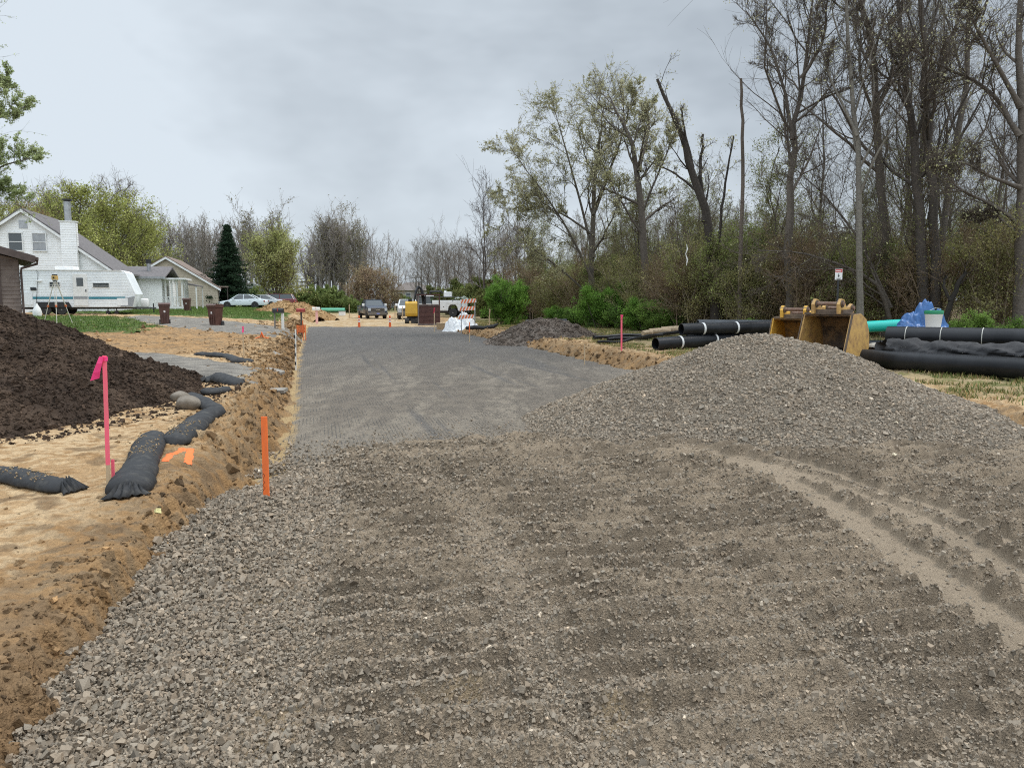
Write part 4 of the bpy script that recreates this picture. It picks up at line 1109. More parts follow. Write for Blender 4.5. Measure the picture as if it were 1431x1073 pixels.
# ---- low wing with porch
def bungalow():
    Y = 67; X0 = at(150, 400, Y).x; gz = gh(X0, Y); root = empty('porch_bungalow', (X0, Y, gz), R(14.9), 'low white bungalow with a grey roof and white lattice porch behind the caravan front', 'house')
    W = (at(214, 400, Y).x - X0) / .966 * 1.06; ze = 2.9; D = 7
    m = MB(); m.b2(0, W, 0, D, -.3, ze); laps(m, lambda z: 0, lambda z: W, 0, ze, -.003); laps(m, lambda z: 0, lambda z: D, 0, ze, W + .003, axis='x'); m.build('wall', WHITE, root)
    rf = MB().prism([(-.5, ze - .02), (D / 2, ze + 1.0), (D + .4, ze - .02), (D + .4, ze + .1), (D / 2, ze + 1.14), (-.5, ze + .1)], 'x', -1.2, W + .4).build('roof', SHIN, root)
    MB().b2(-1.2, W + .4, -.56, -.502, ze - .1, ze + .1).build('gutter', METG, rf)
    c = MB().cyl((W - 1.3, 1.6, ze + .3), (W - 1.3, 1.6, ze + 1.55), .17, 12).build('flue', METG, rf, 40)
    MB().cyl((W - 1.3, 1.6, ze + 1.35), (W - 1.3, 1.6, ze + 1.72), .24, 12).build('flue_cap', BLKM, rf, 40)
    window(root, W * .3, 1.0, 1.2, 1.2, -.02); window(root, 2.2, 1.0, 1.0, 1.2, W + .02, axis='x')
    po = MB(); px1 = W + 1.75
    po.b2(W + .05, px1, .2, 3.4, -.2, .35); MB().b2(W + .1, px1 + .25, -.1, 3.6, 2.75, 2.9).build('porch_canopy', TRIM, root)
    porch = po.build('porch', TRIM, root)
    for x in (W + .25, W + .75, W + 1.2, W + 1.62):
        MB().b2(x - .07, x + .07, .25, .39, .35, 2.75).build('post', TRIM, porch)
    for y in (1.3, 2.3, 3.2): MB().b2(px1 - .15, px1 - .01, y - .07, y + .07, .35, 2.75).build('post', TRIM, porch)
    rl = MB(); rl.b2(W + .1, px1, .30, .34, 1.15, 1.23)
    x = W + .2
    while x < px1 - .1: rl.b2(x, x + .04, .30, .33, .42, 1.14); x += .16
    for k in range(4): rl.box((W + .2 + k * .5, .32, 2.52), (.04, .03, .55), ry=.7); rl.box((W + .2 + k * .5, .36, 2.52), (.04, .03, .55), ry=-.7)
    rl.build('lattice', TRIM, porch)
    MB().prism([(px1 + .3, 2.3), (px1 + 1.1, 2.15), (px1 + 1.1, 2.27), (px1 + .3, 2.45)], 'y', .6, 5).build('side_awning', SHIN, root)
    for y in (.7, 4.8): MB().b2(px1 + .95, px1 + 1.05, y, y + .12, -.2, 2.16).build('awning_post', TRIM, root)
bungalow()
# ---- tan gabled house
tr_, A, gz, apz = gable_house('tan_house', 'tan gabled house with a brown roof left of the dark spruce', 232, 80, 5.2, 4.95, 360, at(302, 402, 81).z, at(165, 402, 79).z, 9.5, TANS, SHINB)
s = 80 / 1050
for px in (224, 235): window(tr_, (px - 232) * s, at(px, 383, 80).z - gz, 9 * s, 8.5 * s, -.02, split=False)
window(tr_, 2.0, 1.0, 1.4, 1.3, 4.97, axis='x'); window(tr_, 6.0, 1.0, 1.4, 1.3, 4.97, axis='x')
po = MB(); po.b2(5.0, 6.0, .3, 9, 2.15, 2.3)
pz = po.build('porch_roof', SHINB, tr_)
for y in (.4, 2.5, 4.6, 6.7, 8.7): MB().b2(5.85, 5.95, y, y + .1, -.2, 2.15).build('post', DBRN, pz)
# ---- brown garage at the left edge
def garage():
    Y = 30; xr = at(28, 400, Y).x; gz = gh(xr, Y); xe = at(45, 363, Y)
    root = empty('brown_garage', (xr, Y, gz), R(36), 'brown garage with a low roof and dark door at the left edge behind the topsoil', 'garage')
    ze = xe.z - gz; e = xe.x - xr; w = 7.0
    m = MB(); m.b2(-w, 0, 0, 6, -.4, ze); laps(m, lambda z: -.62, lambda z: 0, 0, ze - .02, -.003, .16); laps(m, lambda z: 0, lambda z: 6, 0, ze, .003, .16, axis='x'); m.build('wall', BRK, root)
    MB().b2(-.90, -.62, -.05, -.005, -.2, ze - .05).build('door_casing', DBRN, root)
    d = MB(); 
    for k in range(5): d.b2(-6.3, -.92, -.045, -.008, .02 + k * .46, .44 + k * .46)
    for k in range(8):
        for j in range(5): d.b2(-6.2 + k * .66, -5.66 + k * .66, -.055, -.046, .1 + j * .46, .36 + j * .46)
    d.build('garage_door', mat('garage_door_paint', (.085, .072, .062), .6, (.11, .095, .083), 2), root)
    sl = .29; h = w / 2
    rf = MB().prism([(e, ze), (-h, ze + sl * (h + e)), (-w - e, ze), (-w - e, ze + .14), (-h, ze + sl * (h + e) + .16), (e, ze + .14)], 'y', -.55, 6.5).build('roof', SHIND, root)
    MB().prism([(e - .02, ze - .14), (-h, ze + sl * (h + e) - .14), (-w - e, ze - .14), (-w - e, ze + .1), (-h, ze + sl * (h + e) + .1), (e - .02, ze + .1)], 'y', -.58, -.552).b2(e + .002, e + .10, -.5, 6.45, ze - .02, ze + .1).build('fascia', DBRN, rf)
    MB().prism([(-w, ze), (0, ze), (-h, ze + sl * h)], 'y', .01, .2).build('gable_panel', BRK, root)
    MB().tube([(e + .05, -.4, ze - .02), (e + .05, -.35, ze - .16), (.08, -.12, ze - .34), (.06, -.1, ze - .5), (.06, -.1, 0)], .045, 8).build('downspout', DBRN, root, 40)
garage()
# ---- caravan
def wheel(parent, x, y, z, r, w, name='wheel', hub=None, side=-1):
    t = MB().lathe([(r * .62, -w / 2), (r * .93, -w / 2), (r, -w / 2 + .04), (r, w / 2 - .04), (r * .93, w / 2), (r * .62, w / 2)], n=24)
    o = t.build('tyre', RUB, None, 50)
    root = empty(name, (x, y, z)); root.parent = parent; o.parent = root; o.rotation_euler = (R(90), 0, 0)
    h = MB().lathe([(r * .61, -w / 2 + .03), (r * .5, -w / 2 + .06), (r * .18, -w / 2 + .02), (r * .15, -w / 2)], n=16)
    for k in range(6):
        a = k * math.pi / 3; h.box((math.cos(a) * r * .38, math.sin(a) * r * .38, -w / 2 + .045), (r * .42, r * .12, .03), rz=a)
    h.lathe([(r * .61, -w / 2 + .08), (r * .61, w / 2 - .02)], n=16)
    hh = h.build('rim', hub or RIM, root, 30); hh.rotation_euler = (R(90) * (1 if side < 0 else -1), 0, 0)
    if side < 0: hh.rotation_euler = (R(-90), 0, 0)
    return root
def caravan():
    Y = 51; x0 = at(18, 430, Y).x; x1 = 0; u_ = (194 - 715.5) / FPX; L = (u_ * Y - x0) / (.966 - .257 * u_); gz = gh(x0 + 5, Y)
    root = empty('caravan', (x0, Y, gz), R(14.9), 'white travel caravan with blue side stripes parked before the white house', 'caravan')
    s = 51 / 1050; top = at(100, 377.5, Y).z - gz; bot = .50
    CARM = mat('caravan_skin', (.82, .85, .86), .45, (.72, .75, .77), .9)
    f = .62
    def fx(px):
        u = (px - 715.5) / FPX; return (u * Y - x0) / (.966 - .257 * u)
    prof = [(0.05, bot), (L - .25, bot), (L - .05, bot + .9), (L - f, top - .12), (L - f - .12, top), (.12, top), (0, top - .12)]
    b = MB().prism(prof, 'y', 0, 2.45)
    def xr(z): return L - .3 if z < bot + .05 else (L - .25 + (z - bot) * .2 - .08 if z < bot + .9 else L - .12 - (z - bot - .9) / (top - bot - 1.0) * (f - .05))
    laps(b, lambda z: .05, xr, bot + .02, top - .1, -.003, .105, out=.012)
    b.build('body', CARM, root)
    MB().prism([(.0, top + .003), (L - f - .2, top + .003), (L - f - .3, top + .06), (.1, top + .06)], 'y', -.04, 2.49).build('roof', TRIM, root)
    BL = mat('blue_stripe', (.02, .20, .27), .4); BL2 = mat('pale_blue_stripe', (.22, .38, .45), .4); GR = mat('grey_stripe', (.28, .3, .32), .4)
    zs = at(100, 417.5, Y).z - gz
    d1, d2 = fx(107), fx(127)
    for (a, c_) in ((.1, d1 - .04), (d2 + .04, L - .7)):
        MB().b2(a, c_, -.026, -.018, zs - .02, zs + .10).build('stripe', BL, root)
        MB().b2(a, c_, -.025, -.018, zs + .12, zs + .17).build('stripe', BL2, root)
    MB().prism([(L - 1.05, bot + .03), (L - .27, bot + .03), (L - .10, bot + .75), (L - .75, bot + .62)], 'y', -.034, -.016).build('stone_guard', GR, root)
    dr = MB().b2(d1, d2, -.05, -.015, bot + .08, top - .2, bev=.01).build('door', TRIM, root)
    MB().b2(d1 + .24, d2 - .24, -.062, -.049, top - 1.05, top - .48).build('pane', GLASS, dr)
    MB().b2(d2 - .13, d2 - .07, -.09, -.05, bot + 1.05, bot + 1.2).build('handle', BLKM, dr)
    MB().b2(d1 + .02, d2 - .02, -.056, -.049, zs - .02, zs + .16).build('stripe', GR, dr)
    for (a, b_, t0, t1) in ((134, 158, 394, 402), (74, 90, 393, 401.5)):
        z0 = at(a, t1, Y).z - gz; z1 = at(a, t0, Y).z - gz
        w_ = MB().b2(fx(a), fx(b_), -.05, -.015, z0, z1, bev=.01).build('window', TRIM, root)
        MB().b2(fx(a) + .05, fx(b_) - .05, -.06, -.049, z0 + .06, (z0 + z1) / 2 - .03).b2(fx(a) + .05, fx(b_) - .05, -.06, -.049, (z0 + z1) / 2 + .0, z1 - .05).build('pane', GLASS, w_)
    MB().b2(fx(80), fx(106), .5, 1.9, top + .05, top + .32, bev=.05).build('air_conditioner', TRIM, root)
    MB().b2(fx(48), fx(56), -.05, -.015, top - 1.35, top - 1.15).build('service_hatch', BLKM, root)
    MB().b2(fx(57), fx(64), -.1, -.015, top - .75, top - .66).build('porch_lamp', TRIM, root)
    MB().b2(fx(30), fx(50), -.04, -.015, bot + .15, bot + 1.0).build('storage_door', CARM, root)
    MB().b2(fx(167), fx(182), -.04, -.015, bot + .12, bot + .62).build('storage_door', CARM, root)
    for px in (67, 89):
        x = fx(px)
        for y, sd in ((.12, -1), (2.33, 1)): wheel(root, x, y, .33, .335, .22, side=sd)
    x = fx(78)
    MB().prism([(x - 1.15, bot - .004), (x + 1.15, bot - .004), (x + .95, bot + .36), (x - .95, bot + .36)], 'y', -.045, -.017).build('wheel_arch', BLKM, root)
    ch = MB().b2(.3, L - .1, .35, .45, .36, bot - .004).b2(.3, L - .1, 2.0, 2.1, .36, bot - .004)
    ch.tube([(L - .3, .4, .42), (L + 1.0, 1.2, .42)], .05, 6).tube([(L - .3, 2.05, .42), (L + 1.0, 1.2, .42)], .05, 6).build('chassis', BLKM, root)
    MB().b2(L + .05, L + .55, .9, 1.5, .46, 1.1, bev=.12).build('gas_bottle_cover', TRIM, root, 40)
    MB().cyl((L + .85, 1.2, 0), (L + .85, 1.2, .75), .04, 8).b2(L + .7, L + 1.0, 1.05, 1.35, 0, .05).build('jack', BLKM, root)
    for px in (152, 164):
        x = fx(px); MB().cyl((x, .3, 0), (x, .3, bot - .1), .035, 8).cyl((x - .0, .22, .13), (x - .0, .38, .13), .13, 12).build('stabiliser', BLKM, root)
    MB().tube([(fx(53), -.06, 0), ((52.5 - 18) * s, -.06, top - .1), (fx(56), .02, top - .02)], .014, 5).build('cable', BLKM, root)
caravan()
p = at(52, 436, 48); p.z = gh(p.x, 48)
def dish():
    o = empty('white_drum', (p.x, 48, p.z), 0, 'small white cone shaped drum on the grass before the caravan wheels', 'drum')
    MB().lathe([(.22, 0), (.27, .3), (.2, .55), (.06, .8), (.04, .9)], n=14).build('shell', TRIM, o, 40)
    MB().lathe([(.045, .9), (.05, .93), (.03, .98)], n=10).build('cap', BLKM, o)
dish()
# ---- survey tripod on the lawn
def tripod():
    Y = 38; x = at(80, 440, Y).x; g = gh(x, Y) ; H_ = at(80, 392, Y).z - g
    o = empty('survey_tripod', (x, Y, g), 0, 'survey tripod with a yellow instrument standing on the lawn before the caravan', 'tripod')
    W_ = mat('tripod_wood', (.62, .58, .50), .6); OR = mat('instrument_yellow', (.55, .36, .12), .5)
    for k, (dx, dy) in enumerate(((-.62, -.2), (.28, -.55), (.42, .6))):
        ft = Vector((dx, dy, gh(x + dx, Y + dy) - g - .03)); tp = Vector((dx * .08, dy * .08, H_ - .05)); md = ft.lerp(tp, .45)
        d = Vector((-dy, dx, 0)).normalized() * .035
        lg = MB().tube([md + d, tp + d], .014, 6).tube([md - d, tp - d], .014, 6).tube([ft, ft.lerp(tp, .52)], .017, 6).build('leg', W_, o)
        MB().cyl(md - (tp - ft).normalized() * .05, md + (tp - ft).normalized() * .05, .05, 8).build('clamp', mat('clamp_orange', (.6, .15, .05), .5), lg)
    MB().lathe([(.1, 0), (.11, .03), (.05, .05)], (0, 0, H_ - .05), 12).build('head', BLKM, o)
    ins = MB().b2(-.12, .12, -.1, .1, H_ + .02, H_ + .24, bev=.02).build('instrument', OR, o)
    MB().cyl((0, -.12, H_ + .14), (0, .14, H_ + .14), .04, 10).b2(-.13, .13, -.02, .02, H_ + .24, H_ + .30).build('telescope', BLKM, ins)
tripod()
for k, (px, py) in enumerate(((114, 451), (123, 452))):
    q = gp(px, py, .72); zz = gh(q.x, q.y)
    o = MB().box((0, 0, .04), (.42 if k else .2, .08, .07), rz=.1, bev=.015).build('white_board', TRIM); o.location = (q.x, q.y, zz)
    tag(o, ('short white board scrap on the lawn right of the tripod', 'longer white board scrap on the lawn right of the tripod')[k], 'board scrap')
# ---- wheeled bins
def bin_(x, Y, label, rz=0, first=[None]):
    if first[0] is not None:
        o = copy_tree(first[0])
    else:
        BM = mat('brown_bin_plastic', (.075, .030, .022), .5, (.095, .042, .032), 3)
        o = empty('wheeled_bin')
        b = MB(); 
        v = []
        for (hx, hy, z) in ((.23, .26, .06), (.30, .34, .92), (.33, .37, .93), (.33, .37, .99)): v += [(-hx, -hy, z), (hx, -hy, z), (hx, hy, z), (-hx, hy, z)]
        f = [(0, 3, 2, 1), (12, 13, 14, 15)] + [(i * 4 + k, i * 4 + (k + 1) % 4, i * 4 + 4 + (k + 1) % 4, i * 4 + 4 + k) for i in range(3) for k in range(4)]
        b.add(v, f)
        for dx in (-.14, 0, .14): b.box((dx, -.315, .48), (.03, .03, .7), rx=-.093)
        b.build('body', BM, o)
        MB().prism([(-.39, 1.0), (.36, 1.0), (.38, 1.04), (.2, 1.1), (-.3, 1.1), (-.40, 1.04)], 'x', -.34, .34).build('lid', mat('bin_lid', (.10, .048, .038), .35), o)
        MB().cyl((-.3, .40, .98), (.3, .40, .98), .02, 8).build('handle', BM, o)
        for sx in (-1, 1):
            w_ = MB().cyl((sx * .24, .28, .13), (sx * .31, .28, .13), .13, 16).build('wheel', RUB, o, 40)
        MB().b2(-.05, .05, -.353, -.335, .62, .72).build('mark', mat('white_print', (.65, .6, .58), .6), o)
        first[0] = o
    o.location = (x, Y, gh(x, Y)); o.rotation_euler = (0, 0, rz); o.scale = (.86, .8, 1.02)
    tag(o, label, 'wheeled bin', 'brown wheeled bins by the drives')
bin_(at(230, 440, 39).x, 39, 'brown wheeled bin nearest the caravan front', R(25))
bin_(at(301, 440, 38).x, 38, 'brown wheeled bin on the gravel drive in front of the spruce', R(-20))
bin_(at(261, 420, 62).x, 62, 'small distant brown wheeled bin beside the bungalow porch', R(10))
# ---- cars
def car(label, x, Y, rz, paint, L=4.75, Hh=1.42, suv=False, zoff=0, name='sedan', first={}):
    o = empty(name, (x, Y, gh(x, Y) + zoff), rz, label, 'car')
    P = mat(name + '_paint', paint, .28, spec=.6)
    if suv: low = [(-L / 2, .32), (-L / 2 + .02, .75), (-L / 2 + .2, .95), (-L / 2 + 1.25, 1.05), (L / 2 - .1, 1.08), (L / 2, .8), (L / 2 - .03, .32)]
    else: low = [(-L / 2 + .05, .28), (-L / 2, .5), (-L / 2 + .12, .68), (-L / 2 + 1.3, .90), (L / 2 - 1.0, .98), (L / 2 - .12, .94), (L / 2, .72), (L / 2 - .05, .30)]
    W = .88
    b = MB().prism(low, 'y', -W, W)
    body = b.build('body', P, o)
    bm = body.modifiers.new('edges', 'BEVEL'); bm.width = .07; bm.segments = 3; bm.limit_method = 'ANGLE'; bm.angle_limit = R(30)
    body.data.shade_smooth()
    if suv: cab = [(-L / 2 + 1.0, 1.02), (-L / 2 + 1.75, Hh), (L / 2 - .45, Hh), (L / 2 - .12, 1.02)]
    else: cab = [(-L / 2 + 1.15, .86), (-L / 2 + 2.0, Hh), (L / 2 - 1.65, Hh), (L / 2 - .75, .93)]
    def tap(poly, w0, w1, z0, z1):
        v = []; n = len(poly)
        for sg in (-1, 1):
            for (a, c_) in poly: w_ = w0 + (w1 - w0) * (c_ - z0) / (z1 - z0); v.append((a, sg * w_, c_))
        f = [tuple(range(n)), tuple(range(2 * n - 1, n - 1, -1))] + [(k, n + k, n + (k + 1) % n, (k + 1) % n) for k in range(n)]
        return v, f
    v, f = tap(cab, W - .05, W - .26, .9, Hh)
    g = MB().add(v, f).build('glass', GLASS, o)
    rf = MB(); x0, x1 = cab[1][0] - .03, cab[2][0] + .03
    rf.b2(x0, x1, -W + .24, W - .24, Hh - .02, Hh + .03, bev=.02)
    for sg in (-1, 1):
        for a, b_ in ((cab[0], cab[1]), (cab[3], cab[2])): rf.tube([(a[0], sg * (W - .045), a[1]), (b_[0], sg * (W - .255), b_[1])], .04, 6)
        mx_ = (cab[1][0] + cab[2][0]) / 2; rf.tube([(mx_, sg * (W - .04), .92), (mx_, sg * (W - .25), Hh)], .035, 6)
    rf.build('roof', P, o)
    for sx in (-L / 2 + .9, L / 2 - 1.0):
        for y, sd in ((-W + .08, -1), (W - .08, 1)):
            MB().cyl((sx, y - .09 * 1.02, .34), (sx, y + .092, .34), .375, 20).build('wheel_arch', BLKM, o, 40)
            wheel(o, sx, y - .02 * (1 if sd < 0 else -1), .32, .32, .2, side=sd)
    for sg in (-1, 1):
        MB().b2(-L / 2 - .01, -L / 2 + .2, sg * .8 - .12, sg * .8 + .1, .56, .68, bev=.02).build('headlight', GLASSL, o)
        MB().b2(L / 2 - .15, L / 2 + .01, sg * .78 - .1, sg * .78 + .11, .66, .82, bev=.02).build('tail_light', mat('red_lens', (.35, .02, .02), .2), o)
        MB().b2(-L / 2 + 1.45, -L / 2 + 1.65, sg * (W + .08) - .08, sg * (W + .08) + .08, .92, 1.04, bev=.03).build('mirror', P, o)
        for dx in (-.25, .75): MB().b2(dx, dx + .18, sg * (W + .012) - .012, sg * (W + .012) + .012, .80, .83).build('door_handle', P, o)
    return o
car('white sedan parked on the lawn edge between the spruce and the sand pile', at(341, 430, 80).x, 80, R(4), (.68, .74, .78))
car('pale silver car mostly hidden behind the white sedan', at(360, 430, 84).x, 85, R(6), (.5, .53, .55))
car('dark red car parked behind the sand pile', at(385, 430, 88).x, 88, R(5), (.14, .02, .025), Hh=1.6, suv=True, name='red_car')
# ---- pickups
def pickup(label, x, Y, rz, paint, name, zoff=0):
    o = empty(name, (x, Y, gh(x, Y) + zoff), rz, label, 'pickup truck')
    P = mat(name + '_paint', paint, .25, spec=.7); W = .98; L = 5.8
    def bevd(mb, nm, m, w_=.06):
        q = mb.build(nm, m, o); md = q.modifiers.new('edges', 'BEVEL'); md.width = w_; md.segments = 3; md.limit_method = 'ANGLE'; md.angle_limit = R(30); q.data.shade_smooth(); return q
    # front faces -y
    bevd(MB().prism([(-.02, .58), (0, 1.12), (.25, 1.24), (1.25, 1.32), (1.25, .5), (.9, .5)], 'x', -W, W), 'bonnet', P)
    bevd(MB().prism([(1.24, .5), (1.24, 1.33), (3.6, 1.35), (3.6, .5)], 'x', -W, W), 'cab', P)
    n = 4; pr = [(1.28, 1.3), (1.95, 1.9), (3.3, 1.92), (3.58, 1.32)]
    v = []
    for sg in (-1, 1):
        for a, c_ in pr: w_ = (W - .04) - (.19 if c_ > 1.5 else 0); v.append((sg * w_, a, c_))
    MB().add(v, [(0, 1, 2, 3), (7, 6, 5, 4)] + [(k, 4 + k, 4 + (k + 1) % 4, (k + 1) % 4) for k in range(4)]).build('glass', GLASS, o)
    rf = MB().b2(-W + .2, W - .2, 1.93, 3.32, 1.89, 1.95, bev=.02)
    for sg in (-1, 1):
        for a, b_ in ((pr[0], pr[1]), (pr[3], pr[2]), ((2.55, 1.32), (2.55, 1.9))): rf.tube([(sg * (W - .035), a[0], a[1]), (sg * (W - .225), b_[0], b_[1])], .045, 6)
    rf.build('roof', P, o)
    bevd(MB().b2(-W, W, 3.62, 5.75, .55, 1.0).b2(-W, -W + .1, 3.62, 5.75, .99, 1.33).b2(W - .1, W, 3.62, 5.75, .99, 1.33).b2(-W, W, 5.65, 5.75, .98, 1.33), 'cargo_bed', P, .02)
    MB().b2(-.66, .66, -.06, -.022, .72, 1.08, bev=.02).build('grille', BLKM, o)
    gr = MB()
    for z in (.74, .86, .98, 1.08): gr.b2(-.68, .68, -.085, -.055, z - .018, z + .018)
    gr.b2(-.2, .2, -.10, -.084, .87, .95).build('grille_bars', CHR, o)
    MB().prism([(-.16, .42), (-.18, .66), (-.02, .70), (.1, .42)], 'x', -W - .01, W + .01).build('bumper', mat('dull_chrome', (.22, .23, .25), .3, metal=.8), o)
    for sg in (-1, 1):
        MB().b2(sg * .82 - .14, sg * .82 + .14, -.05, .1, .80, 1.08, bev=.02).build('headlight', mat('lamp_glass', (.5, .52, .53), .1), o)
        MB().b2(sg * (W + .16) - .12, sg * (W + .16) + .12, 1.45, 1.55, 1.28, 1.52, bev=.03).build('mirror', TRIM if sg else P, o)
        for y in (.85, 4.65):
            MB().cyl((sg * (W - .02), y, .44), (sg * (W + .015), y, .44), .46, 20).build('wheel_arch', BLKM, o, 40)
            w_ = wheel(o, sg * (W - .12), y, .39, .39, .27, side=-1); w_.rotation_euler = (0, 0, R(90) if sg > 0 else R(-90))
    MB().b2(-.15, .15, -.195, -.181, .48, .60).build('number_plate', mat('plate_blue', (.18, .22, .5), .5), o)
    MB().b2(-W + .25, W - .25, .2, 5.5, .3, .5).build('chassis', BLKM, o)
    return o
pk = at(528, 445, 75.5)
pickup('dark pickup truck facing the camera on the sandy road between two orange posts', pk.x, 75.5, R(22), (.012, .022, .045), 'pickup_truck')
q = at(567, 440, 72); pickup('white pickup truck nose showing behind the yellow excavator', q.x, 74, R(10), (.72, .73, .74), 'white_pickup')
# ---- utility truck (side on, cab to the left)
def utility():
    Y = 73; x0 = at(592, 430, Y).x; g = gh(x0 + 2, Y)
    o = empty('utility_truck', (x0, Y, g), R(-3), 'white utility truck with tool boxes and roof gear behind the brown steel shield', 'utility truck')
    P = mat('utility_white', (.72, .74, .75), .35, (.65, .67, .68), 2)
    MB().prism([(-1.6, .5), (-1.6, 1.15), (-.9, 1.25), (-.85, 1.3), (.75, 1.3), (.75, .5)], 'y', 0, 2.0).build('cab', P, o)
    MB().prism([(-.82, 1.303), (-.25, 1.98), (.6, 1.98), (.74, 1.303)], 'y', .12, 1.88).build('glass', GLASS, o)
    MB().b2(-.3, .72, .06, 1.94, 1.985, 2.08, bev=.03).b2(.15, .23, .09, .12, 1.3, 2.0).build('cab_roof', P, o)
    bd = MB(); bd.prism([(.85, .62), (2.35, .62), (2.42, 1.0), (2.6, 1.2), (3.1, 1.2), (3.28, 1.0), (3.35, .62), (4.25, .62), (4.25, 1.45), (3.9, 1.62), (.85, 1.62)], 'y', -.05, 2.1)
    body = bd.build('tool_body', P, o)
    for a, b_ in ((.92, 1.55), (1.62, 2.25), (2.34, 3.34), (3.42, 4.1)):
        z0 = .72 if b_ < 2.3 or a > 3.4 else 1.26
        MB().b2(a, b_, -.075, -.052, z0, 1.42 if a > 3.4 else 1.56, bev=.008).build('locker_door', P, body)
        MB().b2((a + b_) / 2 - .05, (a + b_) / 2 + .05, -.09, -.076, z0 + .25, z0 + .31).build('handle', BLKM, body)
    for x in (-.9, 2.85):
        for y, sd in ((.1, -1), (1.9, 1)): wheel(o, x, y, .42, .42, .26, side=sd)
    MB().b2(-1.4, 4.2, .5, 1.5, .38, .6).b2(4.26, 4.5, .1, 1.95, .5, .66).build('chassis', BLKM, o)
    MB().b2(-1.72, -1.6, .0, 2.0, .45, .7).build('bumper', CHR, o)
    MB().b2(1.9, 2.65, .4, 1.2, 1.95, 2.42, bev=.06).cyl((2.0, .8, 2.42), (2.0, .8, 2.55), .12, 8).build('roof_tank', P, o)
    rk = MB()
    for x in (1.0, 1.9, 2.7, 3.6): rk.cyl((x, .1, 1.6), (x, .1, 1.93), .03, 6).cyl((x, 1.9, 1.6), (x, 1.9, 1.93), .03, 6).cyl((x, .1, 1.93), (x, 1.9, 1.93), .03, 6)
    rk.cyl((.9, .1, 1.93), (3.8, .1, 1.93), .03, 6).cyl((.9, 1.9, 1.93), (3.8, 1.9, 1.93), .03, 6).build('rack', BLKM, o)
    MB().tube([(.5, .9, 2.1), (.5, .9, 2.45), (1.6, .9, 2.5), (1.7, 1.0, 2.3)], .09, 8).build('crane_arm', BLKM, o)
    hs = MB().tube([(3.0, .3, 1.75), (3.3, .2, 1.95), (3.8, .3, 1.8), (4.3, .2, 1.72), (4.5, .25, 1.4)], .05, 6).tube([(3.2, .6, 1.8), (3.9, .5, 1.98), (4.4, .6, 1.7)], .05, 6)
    hs.build('hose', mat('pale_hose', (.45, .5, .45), .6), o)
utility()
# ---- mini excavator seen from behind
def excavator():
    Y = 61; x = at(576, 440, Y).x; g = gh(x, Y)
    o = empty('mini_excavator', (x, Y, g), R(8), 'small yellow excavator with a raised black boom beside the brown steel shield', 'excavator')
    YL = mat('machine_yellow', (.55, .33, .03), .4, (.48, .28, .03), 2)
    for sx in (-.42, .42):
        MB().prism([(-.9, .12), (-.75, .0), (.75, .0), (.9, .12), (.9, .3), (.75, .42), (-.75, .42), (-.9, .3)], 'x', sx - .17, sx + .17).build('track', RUB, o)
    MB().b2(-.28, .28, -.5, .5, .18, .5).build('undercarriage', BLKM, o)
    MB().lathe([(.42, .43), (.42, .56)], n=20).build('slew_ring', BLKM, o)
    b = MB().prism([(-.75, .56), (-.8, .8), (-.72, 1.62), (-.45, 1.78), (.2, 1.78), (.2, .56)], 'x', -.55, .42).build('engine_cover', YL, o)
    md = b.modifiers.new('edges', 'BEVEL'); md.width = .07; md.segments = 3
    MB().b2(-.3, -.0, -.5, -.3, 1.78, 1.95).cyl((.2, -.3, 1.78), (.2, -.3, 2.0), .06, 8).build('exhaust', BLKM, o)
    cb = MB()
    for sx in (.45, 1.1):
        for y in (-.3, .8): cb.b2(sx - .03, sx + .03, y - .03, y + .03, .56, 2.25)
    cb.b2(.4, 1.15, -.38, .88, 2.25, 2.33).b2(.42, 1.13, -.3, .8, .5, .62).build('cab_frame', BLKM, o)
    MB().tube([(.9, .7, .8), (1.0, 1.0, 1.9), (.75, .9, 2.8), (.55, .8, 2.95)], [.13, .15, .12, .1], 8).build('boom', BLKM, o)
    MB().tube([(.55, .8, 2.98), (.35, .7, 2.6), (.2, .6, 1.9)], [.1, .1, .07], 8).tube([(.95, .85, 1.3), (.75, .8, 2.5)], .06, 6).build('dipper', BLKM, o)
    MB().b2(-.1, .75, -.95, -.9, .05, .38).build('blade', BLKM, o)
excavator()
# ---- steel trench shield
def shield():
    Y = 56; a = at(584, 450, Y); b = at(615, 448, Y); g = gh(a.x, Y); W = b.x - a.x; H_ = at(590, 412.5, Y).z - g
    o = empty('trench_shield', (a.x, Y, g - .02), R(5), 'dark red brown steel trench shield frame standing at the road edge', 'trench shield')
    M = mat('oxide_steel', (.055, .018, .013), .6, (.085, .032, .024), 3, bump=.2); MG = mat('worn_steel', (.2, .17, .155), .55, (.13, .09, .08), 4)
    zt = at(590, 425, Y).z - g
    MB().b2(.08, W - .08, 0, .08, .12, zt).build('panel', M, o)
    for x in (.0, W - .1): MB().b2(x, x + .1, -.04, .12, 0, H_).build('post', MG if x < .5 else M, o)
    MB().b2(.1, W * .97, -.05, -.005, zt - .1, zt + .02).b2(.1, W - .1, -.05, -.005, .02, .14).build('rail', MG, o)
    MB().b2(-.1, W + .02, -.06, .14, H_ + .002, H_ + .1).build('top_beam', M, o)
    for k in range(3): MB().b2(.1, W - .1, -.02, -.002, .35 + k * .32, .38 + k * .32).build('rib', M, o)
    MB().cyl((0.05, .1, H_ - .2), (.05, 1.3, H_ - .2), .06, 8).cyl((W - .05, .1, H_ - .2), (W - .05, 1.3, H_ - .2), .06, 8).cyl((.05, .1, .4), (.05, 1.3, .4), .06, 8).cyl((W - .05, .1, .4), (W - .05, 1.3, .4), .06, 8).build('spreader', MG, o)
    MB().b2(0, W, 1.3, 1.38, .1, zt).build('rear_panel', M, o)
shield()
